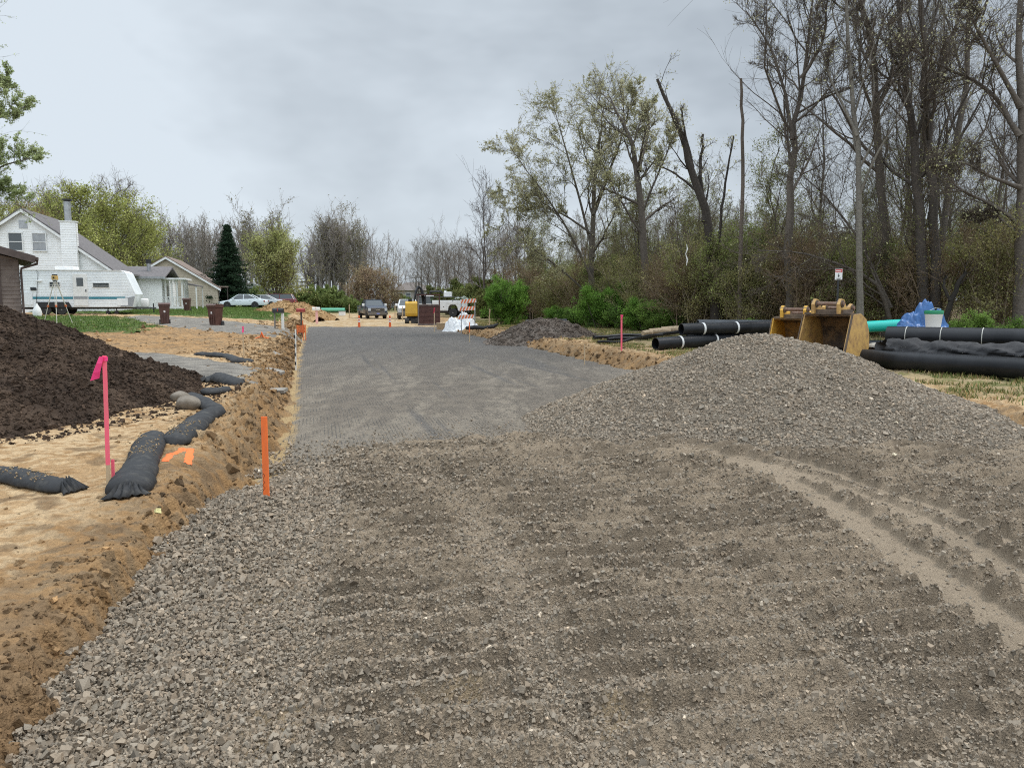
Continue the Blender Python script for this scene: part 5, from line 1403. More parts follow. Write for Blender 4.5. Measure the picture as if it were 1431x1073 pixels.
# ---- cloth heaps
def cloth(name, cx, cy, rx, ry, hgt, m, label, cat, seed, base=None, n=90, rz=0, bumps=((0, 0, .6, 1),)):
    u = np.linspace(-1, 1, n); U, V = np.meshgrid(u, u)
    a = np.arctan2(V, U); rr = np.sqrt(U ** 2 + V ** 2) / (1 + .13 * pn(np.cos(a) * 2.2 + seed, np.sin(a) * 2.2, seed))
    f = np.abs(fbm(U * 1.7 + seed, V * 1.7, 3, seed)); folds = np.abs(fbm(U * 3.2 + .8 * V, V * 3 - U, 3, seed + 3))
    top = 0
    for bx_, by_, bs_, bh_ in bumps:
        top = np.maximum(top, bh_ * np.exp(-(((U - bx_) ** 2 + (V - by_) ** 2) / bs_ ** 2) ** 1.6))
    top = top * (1 - .22 * f)
    Z = hgt * top + .10 * (folds - .2) * sstep(1.05, .6, rr) + .010 * np.abs(fbm(U * 7 + 2 * f, V * 5, 2, seed + 9)) + .03
    keep = rr < 1.0
    X = U * rx * (1 + .12 * folds); Yy = V * ry * (1 + .12 * f)
    gx = cx + X * math.cos(rz) - Yy * math.sin(rz); gy = cy + X * math.sin(rz) + Yy * math.cos(rz)
    B = ground_h(gx, gy) if base is None else np.full(X.shape, base)
    bz = float(B.mean())
    v = np.stack([gx - cx, gy - cy, Z + (B - bz)], -1).reshape(-1, 3)
    v, fc, _ = compact(v, gridfaces(n, n, keep))
    o = npmesh(name, v, fc, m, smooth=True); o.location = (cx, cy, bz)
    s_ = o.modifiers.new('thickness', 'SOLIDIFY'); s_.thickness = .012
    tag(o, label, cat)
    return o
q = at(641, 450, 48)
cloth('white_tarpaulin', q.x, 48, 1.15, .9, 1.0, mat('white_sheet', (.68, .69, .69), .45, (.58, .59, .6), 2, bump=.3, bscale=6, bdist=.05), 'crumpled white plastic sheet heaped beside the striped barricade', 'tarpaulin', 7, bumps=((-.35, 0, .42, .95), (.25, .1, .42, .85), (.62, 0, .25, .5), (-.05, -.2, .4, .6)))
q = at(618, 445, 50.5); o = empty('cardboard_box', (q.x, 50.5, gh(q.x, 50.5)), R(15), 'tan box beside the white plastic sheet near the steel shield', 'box')
MB().b2(-.35, .35, -.3, .3, 0, .55, bev=.01).build('body', mat('tan_card', (.36, .25, .14), .8, (.3, .2, .11), 3), o); MB().b2(-.36, .36, -.31, .31, .552, .60).build('lid', mat('tan_card_lid', (.42, .31, .19), .8), o)
# ---- striped barricade
def barricade():
    Y = 45; a = at(647, 455, Y); b = at(664, 456, Y); W = 1.25
    g = gh(a.x, Y); o = empty('striped_barricade', (a.x - .1, Y, g), R(10), 'barricade with three orange and white striped rails at the right road edge', 'barricade')
    OR = mat('barricade_orange', (.72, .17, .05), .45); WH = mat('barricade_white', (.74, .73, .70), .45)
    for k, py in enumerate((421.5, 432, 443.5)):
        z = at(655, py, Y).z - g; x0 = -.38 + .09 * (2 - k); h = .115; w = .95
        tilt = R(-4)
        r = MB().b2(0, w, -.035, 0, -h, h).build('rail', WH, o); r.location = (x0 + .15 + (.02 * k), -.04, z); r.rotation_euler = (0, tilt, 0)
        st = MB(); n_ = 5; p_ = w / n_
        for j in range(n_):
            xa = j * p_ + .01; sh = h * .9; hw = p_ * .27
            c0 = xa + p_ * .45
            poly = [(max(0, c0 - hw - sh * .6), -h), (min(w, c0 + hw - sh * .6), -h), (min(w, c0 + hw + sh * .6), h), (max(0, min(w, c0 - hw + sh * .6)), h)]
            st.prism(poly, 'y', -.041, -.036)
        st.build('stripes', OR, r)
    for x in (.0, .82):
        lg = MB().b2(x - .025, x + .025, -.03, .02, 0, at(655, 419, Y).z - g).build('upright', METG, o)
        MB().b2(x - .035, x + .035, -.6, .6, 0, .05).build('foot', METG, lg)
barricade()
# ---- orange delineator posts
DO = mat('delineator_orange', (.75, .13, .03), .5); DW = mat('reflective_white', (.7, .68, .65), .4)
first = None
for px, lb in ((502, 'orange delineator post left of the dark pickup'), (545, 'orange delineator post right of the dark pickup')):
    x = at(px, 457, 54.3).x
    if first is None:
        o = first = empty('delineator_post')
        MB().lathe([(.30, 0), (.30, .05), (.12, .08)], n=8).build('base', mat('delineator_base', (.45, .08, .02), .6), o)
        MB().lathe([(.10, .08), (.055, .95), (.07, 1.0), (.03, 1.03)], n=12).build('post', DO, o, 40)
        MB().lathe([(.086, .55), (.083, .66)], n=12).lathe([(.077, .74), (.074, .82)], n=12).build('band', DW, o)
    else: o = copy_tree(first)
    o.location = (x, 54.3, gh(x, 54.3)); tag(o, lb, 'traffic post', 'orange posts across the road end')
# ---- stakes
WOOD = mat('lath_wood', (.50, .38, .24), .75, (.42, .31, .19), 6); PINK = mat('pink_paint', (.86, .12, .19), .7, (.68, .16, .18), 30, lo=.45, hi=.7, bump=.3, bscale=60, stretch=(1, 1, .12)); PINKR = mat('pink_ribbon', (.90, .06, .24), .45); ORP = mat('orange_paint', (.86, .17, .03), .7, (.66, .15, .045), 30, lo=.45, hi=.7, bump=.3, bscale=60, stretch=(1, 1, .12)); WHP = mat('white_paint_stake', (.7, .68, .62), .7)
def stake(px, pb, pt, Y, w, m, label, cat='survey stake', ribbon=None, bare=.0, lean=0, group=None, wh=False):
    b = at(px, pb, Y); g = gh(b.x, Y); t = at(px + lean, pt, Y); Hh = t.z - g
    o = empty('survey_stake', (b.x, Y, g), R(rr_.uniform(-15, 15)), label, cat, group)
    dx = t.x - b.x
    z0 = -.1; zb = Hh * bare
    def seg(a, c_, mm, nm):
        MB().prism([(-w / 2 + dx * a / Hh, a), (w / 2 + dx * a / Hh, a), (w / 2 + dx * c_ / Hh, c_), (-w / 2 + dx * c_ / Hh, c_)], 'y', -.006 - w * .1, .006 + w * .1).build(nm, mm, o)
    if bare: seg(z0, zb, WOOD, 'bare_wood'); seg(zb, Hh, m, 'lath')
    else: seg(z0, Hh, m, 'lath')
    if wh:
        for k in range(4): MB().b2(-w * .56, w * .56, -.02, .02, Hh * (.2 + k * .2), Hh * (.27 + k * .2)).build('band', WHP if m is not WHP else BLKM, o)
    if ribbon:
        rl, rm, ang = ribbon
        r_ = MB(); pts = [(0, 0), (-.12, -.3), (-.26, -.68), (-.36, -1.0)]
        vs = []
        for k, (a, c_) in enumerate(pts): vs += [(a * rl * ang, -.02 - .01 * k, Hh + c_ * rl - .005), (a * rl * ang + rl * .22, -.03 + .012 * k, Hh + c_ * rl * .92 - .005)]
        r_.add(vs, [(2 * k, 2 * k + 1, 2 * k + 3, 2 * k + 2) for k in range(3)])
        q_ = r_.build('ribbon', rm, o); md = q_.modifiers.new('thickness', 'SOLIDIFY'); md.thickness = .003
        MB().b2(dx - w * .62, dx + w * .62, -.014 - w * .1, .014 + w * .1, Hh - rl * .22, Hh - .01).build('ribbon_knot', rm, o)
    return o
stake(152, 682, 497, 6.25, .029, PINK, 'tall pink survey stake with a pink ribbon beside the big black sock', ribbon=(.20, PINKR, 1), bare=.16, lean=-6)
stake(158.5, 678, 642, 6.3, .022, PINK, 'short pink stake stub at the foot of the tall pink stake', lean=-1)
q = at(371, 690, 6.45)
o = stake(372, 694, 582, 6.55, .05, ORP, 'bright orange stake at the left edge of the crushed stone', lean=-3)
sc_ = MB(); g_ = [(-.010, .0), (.012, .03), (-.012, .05), (.01, .08), (-.01, .10), (.012, .14), (-.008, .16)]
sc_.tube([(a - .012, -.0125, .42 + c_) for a, c_ in g_], .0016, 4).build('pencil_note', BLKM, o)
stake(341, 497, 456, 20.5, .03, WOOD, 'thin stake with a pink top ribbon on the rough soil between the driveways', ribbon=(.16, PINKR, .3), lean=-2)
stake(413, 506, 460, 21, .035, WHP, 'white and black banded stake at the left road edge', wh=True)
stake(868.5, 490, 440, 24, .05, PINK, 'red pink stake with a ribbon beyond the right bank', ribbon=(.14, PINKR, .5))
stake(607, 468, 430, 47, .05, WOOD, 'bare stake in front of the steel shield', ribbon=(.35, mat('red_ribbon', (.5, .03, .06), .5), .3))
stake(656, 475, 450, 35.5, .045, ORP, 'orange tipped stake on the right bank left of the millings mound', bare=.55)
stake(684, 460, 432, 44, .05, WOOD, 'bare wooden stake in front of the rounded green bush', ribbon=(.3, WOOD, .2))
stake(817, 502, 481, 23.0, .03, WOOD, 'short weathered wooden stake on the right bank')
stake(400, 470, 452, 38, .04, WOOD, 'short bare stake beside the red mailbox')
stake(348, 485, 470, 24, .02, WOOD, 'very thin stake on the rough soil right of the pink ribbon stake')
stake(562.5, 447, 428, 68, .07, WOOD, 'bare stake left of the yellow excavator')
stake(552, 446, 427, 66, .07, WOOD, 'bare stake right of the dark pickup')
stake(488, 438, 425, 80, .08, WOOD, 'distant wooden stake left of the dark pickup')
# ---- mailboxes
def mailbox(px, py, Y, m, label, posts, sc=1, rz=0, pm=WOOD):
    c = at(px, py, Y); g = gh(c.x, Y); h = c.z - g
    o = empty('mailbox', (c.x, Y, g), rz, label, 'mailbox')
    r, l = .10 * sc, .26 * sc
    poly = [(-r, h - r)] + [(-r * math.cos(a), h + r * .4 + r * math.sin(a)) for a in np.linspace(0, math.pi, 9)] + [(r, h - r)]
    MB().prism(poly, 'x', -l, l).build('box', m, o)
    MB().prism([(p_[0] * 1.06, h + (p_[1] - h) * 1.06) for p_ in poly], 'x', -l - .02, -l - .003).build('door', m, o)
    MB().b2(-.02, .0, -r - .03, -r - .005, h - .02, h + .12).build('flag', mat('flag_red', (.5, .05, .04), .5), o)
    for (dx, w, pmat) in posts: MB().b2(dx - w / 2, dx + w / 2, .0, w, -.2, h - r - .004).build('post', pmat, o)
    return o
mailbox(389, 434.5, 36.5, BLKM, 'black mailbox on a thin grey post and a white post by the driveway', [(-.2, .06, mat('grey_post', (.2, .18, .16), .8)), (.18, .11, WHP)], .95)
mailbox(420.5, 434, 40, mat('mailbox_red', (.30, .04, .03), .5), 'dark red mailbox above the orange plastic panel', [(0, .08, DBRN)], .8)
mailbox(442, 432, 60, WHP, 'white mailbox at the far left road edge with pink painted post', [(0, .16, mat('pale_pink', (.75, .42, .40), .6))], 1.1)
# orange plastic panel with stakes
def panel():
    Y = 37; c = at(421, 455, Y); g = gh(c.x, Y); o = empty('orange_barrier_panel', (c.x, Y, g), R(10), 'orange plastic mesh panel on stakes at the left road edge below the red mailbox', 'barrier panel')
    m = MB()
    for k in range(9): m.b2(-.2, .2, -.01, .01, .42 + k * .042, .44 + k * .042)
    for k in range(7): m.b2(-.2 + k * .064, -.185 + k * .064, -.012, .012, .42, .78)
    m.build('mesh', ORP, o)
    for x in (-.2, .2, .08): MB().b2(x - .018, x + .018, -.04, -.013, -.2, .8 if abs(x) > .1 else 1.0).build('stake', ORP, o)
panel()
# ---- power poles and wires
def pole(px, pb, pt, Y, label, arms=1):
    b = at(px, pb, Y); g = gh(b.x, Y); Hh = at(px, pt, Y).z - g
    o = empty('power_pole', (b.x, Y, g), 0, label, 'power pole', 'power poles at the far end of the road')
    M = mat('pole_wood_pale', (.30, .29, .27), .85) if arms == 1 else mat('pole_wood', (.12, .105, .095), .9)
    MB().cyl((0, 0, -.3), (0, 0, Hh), .17, 8, .12).build('pole', M, o, 40)
    for k in range(arms): MB().b2(-1.1, 1.1, -.07, .07, Hh - .5 - k * .9, Hh - .36 - k * .9).build('crossarm', M, o)
    return (b.x, Y, g + Hh - .3)
P1 = pole(416, 432, 386, 118, 'pale power pole nearest the camera beyond the sand piles')
P2 = pole(423, 430, 391, 165, 'dark power pole, left of the far pair', 2)
P3 = pole(427.5, 430, 392, 175, 'dark power pole, right of the far pair', 2)
P4 = pole(582, 428, 385, 150, 'power pole rising behind the excavator boom', 2)
wr_ = MB()
for dz in (0, -.6):
    for a, b_ in (((P1[0] - 60, 60, 11), P1), (P1, P3), (P3, (P4[0], P4[1], P4[2])), (P4, (P4[0] + 60, 140, 10))):
        pts = [Vector(a).lerp(Vector(b_), t_) + Vector((0, 0, dz - 1.0 * math.sin(math.pi * t_))) for t_ in np.linspace(0, 1, 9)]
        wr_.tube(pts, .018, 4)
o = wr_.build('power_line', BLKM); tag(o, 'thin power wires strung between the far poles', 'power line')
# ---- far house
def farhouse():
    Y = 150; x0 = at(548, 420, Y).x; x1 = at(606, 420, Y).x; W = x1 - x0; g = gh(x0, Y); ze = at(575, 406, Y).z - g; zt = at(575, 396, Y).z - g
    o = empty('far_house', (x0, Y, g), R(8), 'tan two storey house with a hipped roof at the far end of the road', 'house')
    M = mat('far_wall', (.36, .33, .30), .8); D = 8
    MB().b2(0, W, 0, D, -.5, ze).build('wall', M, o)
    MB().add([(-.5, -.5, ze + .01), (W + .5, -.5, ze + .01), (W + .5, D + .5, ze + .01), (-.5, D + .5, ze + .01), (W * .35, D / 2, zt + .3), (W * .65, D / 2, zt + .3)], [(0, 1, 5, 4), (1, 2, 5), (2, 3, 4, 5), (3, 0, 4), (3, 2, 1, 0)]).build('roof', mat('far_roof', (.17, .145, .13), .9), o)
    for x in (1.3, 3.2, 5.4, 7.0): window(o, x, ze - 1.7, .9, 1.2, -.02); window(o, x, ze - 4.2, .9, 1.2, -.02)
    MB().b2(-.2, W + .2, -1.2, 0, ze - 2.45, ze - 2.25).build('porch_roof', mat('far_roof2', (.12, .1, .095), .9), o)
farhouse()
car('pale grey car parked far off before the tan two storey house', at(556, 425, 128).x, 128, R(3), (.5, .55, .58))
q = at(338, 420, 118); o = empty('white_shed', (q.x, 122, gh(q.x, 122)), 0, 'small pale shed roof showing right of the spruce', 'shed')
MB().b2(-2, 3, 0, 4, 0, 2.3).build('wall', TRIM, o); MB().prism([(-2.4, 2.31), (3.4, 2.31), (.5, 3.6)], 'y', -.4, 4.4).build('roof', METG, o)
# ------------------------------------------------------------------ pipes, buckets and other gear on the right
PIPEB = mat('black_plastic_pipe', (.007, .008, .010), .4, (.018, .019, .022), 2.5, bump=.25, bscale=9, stretch=(.4, .4, .4), spec=.3)
PIPEG = mat('dull_grey_pipe', (.06, .068, .08), .5, (.04, .045, .052), 3)
STRAP = mat('white_strap', (.72, .72, .70), .5)
FAB = mat('black_fabric', (.016, .016, .018), .8, (.03, .03, .032), 6, bump=.6, bscale=14, bdist=.02)
SOCK = mat('black_sock_mesh', (.015, .0155, .017), .7, (.055, .052, .046), 9, lo=.5, hi=.75, bump=.5, bscale=160, bdist=.004)
def bigpipe(name, a, b, r, label, m=PIPEB, th=.025, straps=(), cat='pipe', group=None, ribs=0, sm=STRAP, sw=.035):
    a = Vector(a); b = Vector(b); d = (b - a); L = d.length
    o = empty(name, a, math.atan2(d.y, d.x), label, cat, group)
    tl = math.asin(d.z / L)
    E = Vector((L * math.cos(tl), 0, d.z))
    mb = MB().pipe((0, 0, 0), E, r, th, 32)
    mb.build('barrel', m, o, 40)
    for k in range(ribs):
        t = (k + .5) / ribs; c = E * t; u = E.normalized() * (L / ribs * .28)
        MB().pipe(c - u, c + u, r * 1.045, th * .6, 28).build('rib', m, o, 40)
    for t in straps:
        c = E * t; u = E.normalized() * sw
        MB().pipe(c - u, c + u, r + .006, .0055, 32).build('strap', sm, o, 40)
    return o
def on(px, py, Y, r, lift=0):
    x = at(px, py, Y).x; return (x, Y, gh(x, Y) + r + lift)
# long smooth pipe in front of the stack
A_ = on(1130, 500, 19.4, .23); B_ = on(1560, 520, 13.3, .23)
bigpipe('smooth_black_pipe', A_, B_, .21, 'longest smooth black pipe lying nearest on the weedy ground at right')
# strapped corrugated pipe behind, raised on a first layer
a1 = on(1240, 470, 18.4, .22, .46); b1 = on(1560, 470, 15.6, .22, .42)
bigpipe('strapped_black_pipe', a1, b1, .225, 'black pipe bundle tied with pale cords below the blue tarpaulin', straps=(.10, .27, .46, .68, .88), sm=mat('pale_cord', (.5, .49, .44), .6), sw=.008)
a1 = on(1262, 470, 18.5, .22, .0); b1 = on(1570, 470, 15.7, .22, .0)
bigpipe('black_pipe', a1, b1, .22, 'black pipe lying on the ground under the cord tied bundle')
# crumpled fabric roll draped between them
def fabric_roll():
    n = 90; mseg = 22; a = Vector(on(1228, 480, 17.7, .16, .30)); b = Vector(on(1560, 480, 14.4, .16, .30))
    V = []
    for i in range(n):
        t = i / (n - 1); c = a.lerp(b, t)
        for k in range(mseg):
            th = 2 * math.pi * k / mseg
            w = 1.0 + .9 * t
            rad = .15 * (1 + .6 * float(fbm(np.array([math.cos(th) * 1.3 + 4]), np.array([t * 9 + math.sin(th) * 1.3]), 3, 5)[0]))
            V.append((c.x + rad * w * 1.25 * math.sin(th) * .55, c.y - rad * w * 1.5 * math.cos(th), c.z + .03 + rad * 1.15 * math.sin(th) * (1 - .35 * t)))
    V = np.array(V); i = np.arange(n - 1)[:, None] * mseg; k = np.arange(mseg)[None]; k2 = (k + 1) % mseg
    F = np.stack([i + k, i + k2, i + mseg + k2, i + mseg + k], -1).reshape(-1, 4)
    V2 = V - np.array(a)
    o = npmesh('fabric_roll', V2, F, FAB, smooth=True); o.location = a
    tag(o, 'crumpled black fabric roll between the cord tied pipes and the longest smooth pipe', 'fabric roll')
fabric_roll()
# teal pipe
q = on(1170, 462, 22.5, .17, .55)
bigpipe('teal_pipe', (at(1180, 458, 22.5).x, 22.5, at(1200, 458.5, 22.5).z), (at(1290, 450, 21.5).x, 21.5, at(1262, 452, 21.8).z), .165, 'bright teal plastic pipe behind the dark bucket', mat('teal_plastic', (.02, .50, .42), .35))
bigpipe('black_pipe', on(1180, 470, 22.3, .16), on(1300, 470, 21.3, .16), .16, 'black pipe lying under the teal pipe behind the dark bucket')
# white coil
def coil():
    Y = 18.6; x = at(1221, 470, Y).x; g = gh(x, Y); o = empty('white_pipe_coil', (x, Y, g), R(-30), 'dirty white pipe roll with a brown end beside the dark bucket', 'pipe roll')
    M = mat('dirty_white', (.62, .60, .55), .7, (.40, .35, .28), 14, bump=.8, bscale=30)
    MB().pipe((0, -.55, .24), (0, .5, .24), .23, .05, 24).build('shell', M, o, 40)
    MB().cyl((0, -.45, .24), (0, .4, .24), .15, 20).build('core', mat('brown_core', (.16, .10, .07), .8, (.2, .14, .1), 12), o, 40)
    for k in range(5): MB().pipe((0, -.45 + k * .2, .24), (0, -.38 + k * .2, .24), .243, .012, 24).build('ridge', M, o, 40)
coil()
# buckets of the excavator
def dig_bucket(label, px, pyt, Y, W, Hh, rz, paint, paint2, worn):
    x = at(px, 480, Y).x; g = gh(x, Y); o = empty('excavator_bucket', (x, Y, g - .02), rz, label, 'excavator bucket')
    M = mat('bucket_paint', paint, .6, paint2, 5, lo=.42, hi=.62, bump=.25, bscale=25, bdist=.01, col3=worn); MD = mat('bucket_inside', worn, .7, tuple(v * .6 for v in worn), 6, bump=.3)
    h = Hh; MS = mat('bucket_shell_dirt_shade', tuple(.55 * a + .45 * b for a, b in zip(worn, paint2)), .65, tuple(v * .55 for v in worn), 4, bump=.3)  # shell toned darker: dirt, with the shade inside the mouth painted in
    # profile (y,z): mouth faces -y; top lip -> round back -> bottom -> cutting edge
    outer = [(-.16, .98), (.22, 1.0), (.46, .90), (.60, .68), (.64, .42), (.56, .18), (.36, .03), (.0, .0), (-.52, .0)]
    outer = [(a * h, c_ * h) for a, c_ in outer]
    cx_, cz_ = .08 * h, .5 * h
    inner = [(a + (cx_ - a) * .05, c_ + (cz_ - c_) * .07) for a, c_ in outer]; inner[0] = (outer[0][0], outer[0][1] - .03); inner[-1] = (outer[-1][0], outer[-1][1] + .02)
    mb = MB(); n = len(outer); vs = []; fs = []
    for X_ in (-W / 2, W / 2):
        vs += [(X_, a, c_) for a, c_ in outer] + [(X_, a, c_) for a, c_ in inner]
    for k in range(n - 1):
        fs.append((k, k + 1, 2 * n + k + 1, 2 * n + k)); fs.append((n + k, 3 * n + k, 3 * n + k + 1, n + k + 1))
    fs += [(0, 2 * n, 3 * n, n), (n - 1, 2 * n - 1, 4 * n - 1, 3 * n - 1)]
    mb.add(vs, fs); mb.build('shell', MS, o, 50)
    for sx in (-1, 1):
        poly = [(a * 1.02, c_) for a, c_ in outer[:-1]] + [(-.54 * h, .0), (-.50 * h, .10 * h)]
        s_ = MB().prism(poly, 'x', sx * (W / 2 + .002), sx * (W / 2 + .035)).build('side_plate', M, o)
        MB().prism([(-.56 * h, .0), (-.50 * h, .0), (-.13 * h, .99 * h), (-.19 * h, .99 * h)], 'x', sx * (W / 2 + .036), sx * (W / 2 + .055)).build('wear_strip', MD, s_)
    MB().b2(-W / 2 - .03, W / 2 + .03, -.58 * h, -.46 * h, -.005, .035).build('cutting_edge', MD, o)
    k = 5
    for i in range(k):
        xx = -W / 2 + W * (i + .5) / k
        MB().prism([(-.74 * h, .005), (-.56 * h, .0), (-.56 * h, .09)], 'x', xx - .05, xx + .05).build('tooth', MD, o)
    MB().b2(-W / 2, W / 2, -.20 * h, .02 * h, .985 * h, 1.02 * h).b2(-W * .36, W * .36, -.19 * h, .2 * h, 1.021 * h, 1.075 * h).build('top_beam', MD, o)
    for sx in (-1, 1):
        xx = sx * W * .28
        e = MB().prism([(-.26 * h, 1.0 * h), (.36 * h, .99 * h), (.34 * h, 1.10 * h), (.26 * h, 1.18 * h), (.16 * h, 1.12 * h), (.02 * h, 1.12 * h), (-.08 * h, 1.25 * h), (-.19 * h, 1.27 * h), (-.27 * h, 1.17 * h)], 'x', xx - .035, xx + .035).build('ear', M, o)
        for yy, zz in ((-.17, 1.18), (.27, 1.10)):
            MB().pipe((xx - .06, yy * h, zz * h), (xx + .06, yy * h, zz * h), .085, .03, 18).build('boss', MD, e, 40)
    for yy, zz in ((-.17, 1.18), (.27, 1.10)):
        MB().cyl((-W * .36, yy * h, zz * h), (W * .36, yy * h, zz * h), .045, 14).build('pin', mat('rusty_pin', (.16, .085, .055), .7, (.22, .15, .11), 12), o, 40)
    return o
YW = (.40, .23, .055)
dig_bucket('large rust stained excavator bucket with its mouth open beside the teal pipe', 1160, 0, 18.0, 1.08, 1.31, R(-47), (.52, .32, .10), (.34, .20, .08), (.12, .085, .06))
dig_bucket('smaller bright yellow excavator bucket left of the rust stained one', 1112, 0, 19.6, 1.05, 1.16, R(-40), (.66, .38, .055), (.56, .31, .045), (.17, .12, .08))
# blue tarpaulin over something on the pipes, with the pail
def tarp_blue():
    Y = 20.4; c = at(1290, 455, Y); g = c.z - .12
    o = cloth('blue_tarpaulin', c.x - .05, Y, .72, .55, .72, mat('blue_tarp', (.015, .075, .22), .4, (.03, .12, .32), 4, bump=.4, bscale=10, bdist=.03), 'crumpled blue tarpaulin heaped on the pipe stack behind the white pail', 'tarpaulin', 13, base=g, bumps=((.15, .1, .45, 1.0), (-.35, 0, .4, .62), (.62, .1, .3, .75), (-.65, -.2, .3, .3)))
    b = MB().lathe([(.12, 0), (.145, .30), (.155, .31)], n=24)
    p_ = empty('paint_pail', (at(1304, 455, Y - .9).x, Y - .9, at(1304, 457, Y - .9).z), 0, 'white plastic pail with a green lid in front of the blue tarpaulin', 'pail')
    MB().lathe([(.175, 0), (.205, .30), (.215, .32), (.215, .34)], n=24).build('body', mat('pail_white', (.75, .75, .73), .4), p_, 40)
    MB().lathe([(.222, .335), (.226, .40), (.21, .43), (.05, .43)], n=24).build('lid', mat('green_lid', (.01, .22, .10), .4), p_, 40)
    MB().tube([(-.21, 0, .3), (-.15, -.05, .42), (.0, -.08, .5), (.15, -.05, .47), (.21, 0, .3)], .006, 6).build('handle', CHR, p_)
tarp_blue()
# support pallet under tarp and pail
q = at(1290, 460, 19.9); gg = gh(q.x, 19.9); top = at(1304, 457, 19.5).z
o = empty('timber_crate', (q.x, 19.95, gg), R(-25), 'low timber crate under the blue tarpaulin behind the pipes', 'crate')
CR = mat('crate_timber', (.22, .17, .12), .85, (.28, .22, .16), 6)
for k in range(4): MB().b2(-.75, .75, -.75 + k * .4, -.45 + k * .4, top - gg - .16, top - gg - .13).build('board', CR, o)
for sx in (-.7, 0, .7): MB().b2(sx - .05, sx + .05, -.75, .75, 0, top - gg - .163).build('bearer', CR, o)
# pipes left of the buckets
SW = (.16, .55)
bigpipe('banded_black_pipe', on(916, 480, 24.6, .21), on(1060, 480, 26.5, .21), .21, 'black pipe with white bands lying lowest at the left of the pile', straps=(.22, .55))
bigpipe('banded_black_pipe', (at(952, 458, 25.2).x, 25.2, gh(6, 25.2) + .62), (at(1095, 458, 26.4).x, 26.4, gh(9, 26.4) + .60), .20, 'black pipe with white bands resting on the lower banded pipe', straps=(.2, .52))
bigpipe('grey_black_pipe', (at(975, 455, 26.6).x, 26.6, gh(6, 26.6) + .75), (at(1110, 470, 25.8).x, 26.8, gh(9, 26.6) + .62), .19, 'dull grey black pipe lying behind the banded pipes', m=PIPEG)
bigpipe('black_pipe', on(960, 480, 26.2, .2), on(1100, 480, 27.4, .2), .2, 'plain black pipe on the ground behind the lower banded pipe')
for k, (a, b, ya, yb, lb) in enumerate(((830, 950, 30.5, 32.8, 'thin black hose lying furthest back left of the banded pipes'), (850, 958, 29.0, 31.6, 'thin black hose, middle of three beside the red pink stake'), (836, 926, 27.6, 30.0, 'thin bent black hose lying nearest the red pink stake'))):
    A_ = Vector(on(a, 480, ya, .07, .02)); B_ = Vector(on(b, 480, yb, .07, .1)); mid = []
    for t_ in np.linspace(0, 1, 14):
        c = A_.lerp(B_, t_); c.y += .12 * math.sin(t_ * 7 + k); c.z = gh(c.x, c.y) + .09 + .12 * t_ + .03 * math.sin(t_ * 9 + k); mid.append(c - A_)
    o = MB().tube(mid, (.085, .075, .05)[k], 10).build('thin_hose', PIPEB, None, 40); o.location = A_
    tag(o, lb, 'hose')
bigpipe('black_pipe', on(735, 443, 38.5, .2, .18), on(793, 443, 38, .2, .24), .24, 'black pipe lying behind the millings mound below the bushes', ribs=9)
# pale logs
LOG = mat('pale_log', (.42, .33, .22), .85, (.3, .22, .14), 8, bump=.5)
for k, (px, Y, l, r_, rz) in enumerate(((922, 31.5, .9, .13, .1), (938, 31.9, .8, .15, -.2), (955, 32.4, 1.0, .14, .15), (905, 31.2, .5, .11, .5))):
    q = on(px, 452, Y, r_, .12); o = MB().tube([(-l / 2, 0, 0), (0, .02, .02), (l / 2, 0, 0)], [r_ * .9, r_, r_ * .85], 12).build('log', LOG, None, 40)
    o.location = q; o.rotation_euler = (0, 0, rz); tag(o, ('pale cut log second from left behind the thin hoses', 'thick pale log third from left behind the thin hoses', 'pale log nearest the grey black pipe', 'shortest pale log at the left end of the row')[k], 'log', 'pale logs behind the hoses')
q = gp(1428, 526, .42); zz = gh(q.x, q.y)
o = MB().box((0, 0, .09), (.42, .3, .17), rz=.4, bev=.012).box((.02, .01, .19), (.36, .24, .02), rz=.4).build('timber_block', mat('reddish_timber', (.19, .12, .095), .8, (.25, .17, .13), 8, bump=.3)); o.location = (q.x, q.y, zz)
tag(o, 'reddish timber block chocking the longest smooth pipe at the right edge', 'timber block')
# warning sign on its post
def sign():
    Y = 25.2; c = at(1172, 385, Y); g = gh(c.x, Y); zt = at(1172, 376, Y).z - g; zb = at(1172, 391, Y).z - g; w = 9.5 * Y / 1050
    o = empty('warning_sign', (c.x, Y, g), R(-12), 'small red and white warning sign on a dark post in front of the woods', 'sign')
    MB().b2(-.03, .03, .012, .05, -.3, zt - .03).build('post', BLKM, o)
    pl = MB().b2(-w / 2, w / 2, -.004, .010, zb, zt, bev=.003).build('plate', mat('sign_white', (.78, .78, .77), .4), o)
    MB().b2(-w / 2 + .008, w / 2 - .008, -.0075, -.0045, zt - .11, zt - .01).build('header_band', mat('sign_red', (.55, .03, .03), .4), pl)
    lt = MB(); x = -w * .38
    for k, ww in enumerate((.022, .018, .022, .02, .02, .018)): lt.b2(x, x + ww, -.0105, -.008, zt - .085, zt - .04); x += .028
    lt.build('header_lettering', TRIM, pl)
    bk = MB(); zc = (zb + zt) / 2 - .04
    bk.b2(-.012, .012, -.0085, -.0045, zc - .05, zc + .03).b2(-.03, .03, -.0085, -.0045, zc - .012, zc + .008).lathe([(.014, zc + .035), (.014, zc + .06)], (0, -.006, 0), 8)
    bk.b2(-.07, .07, -.0085, -.0045, zb + .035, zb + .05).b2(-.05, .05, -.0085, -.0045, zb + .01, zb + .022)
    bk.build('symbol', BLKM, pl)
sign()
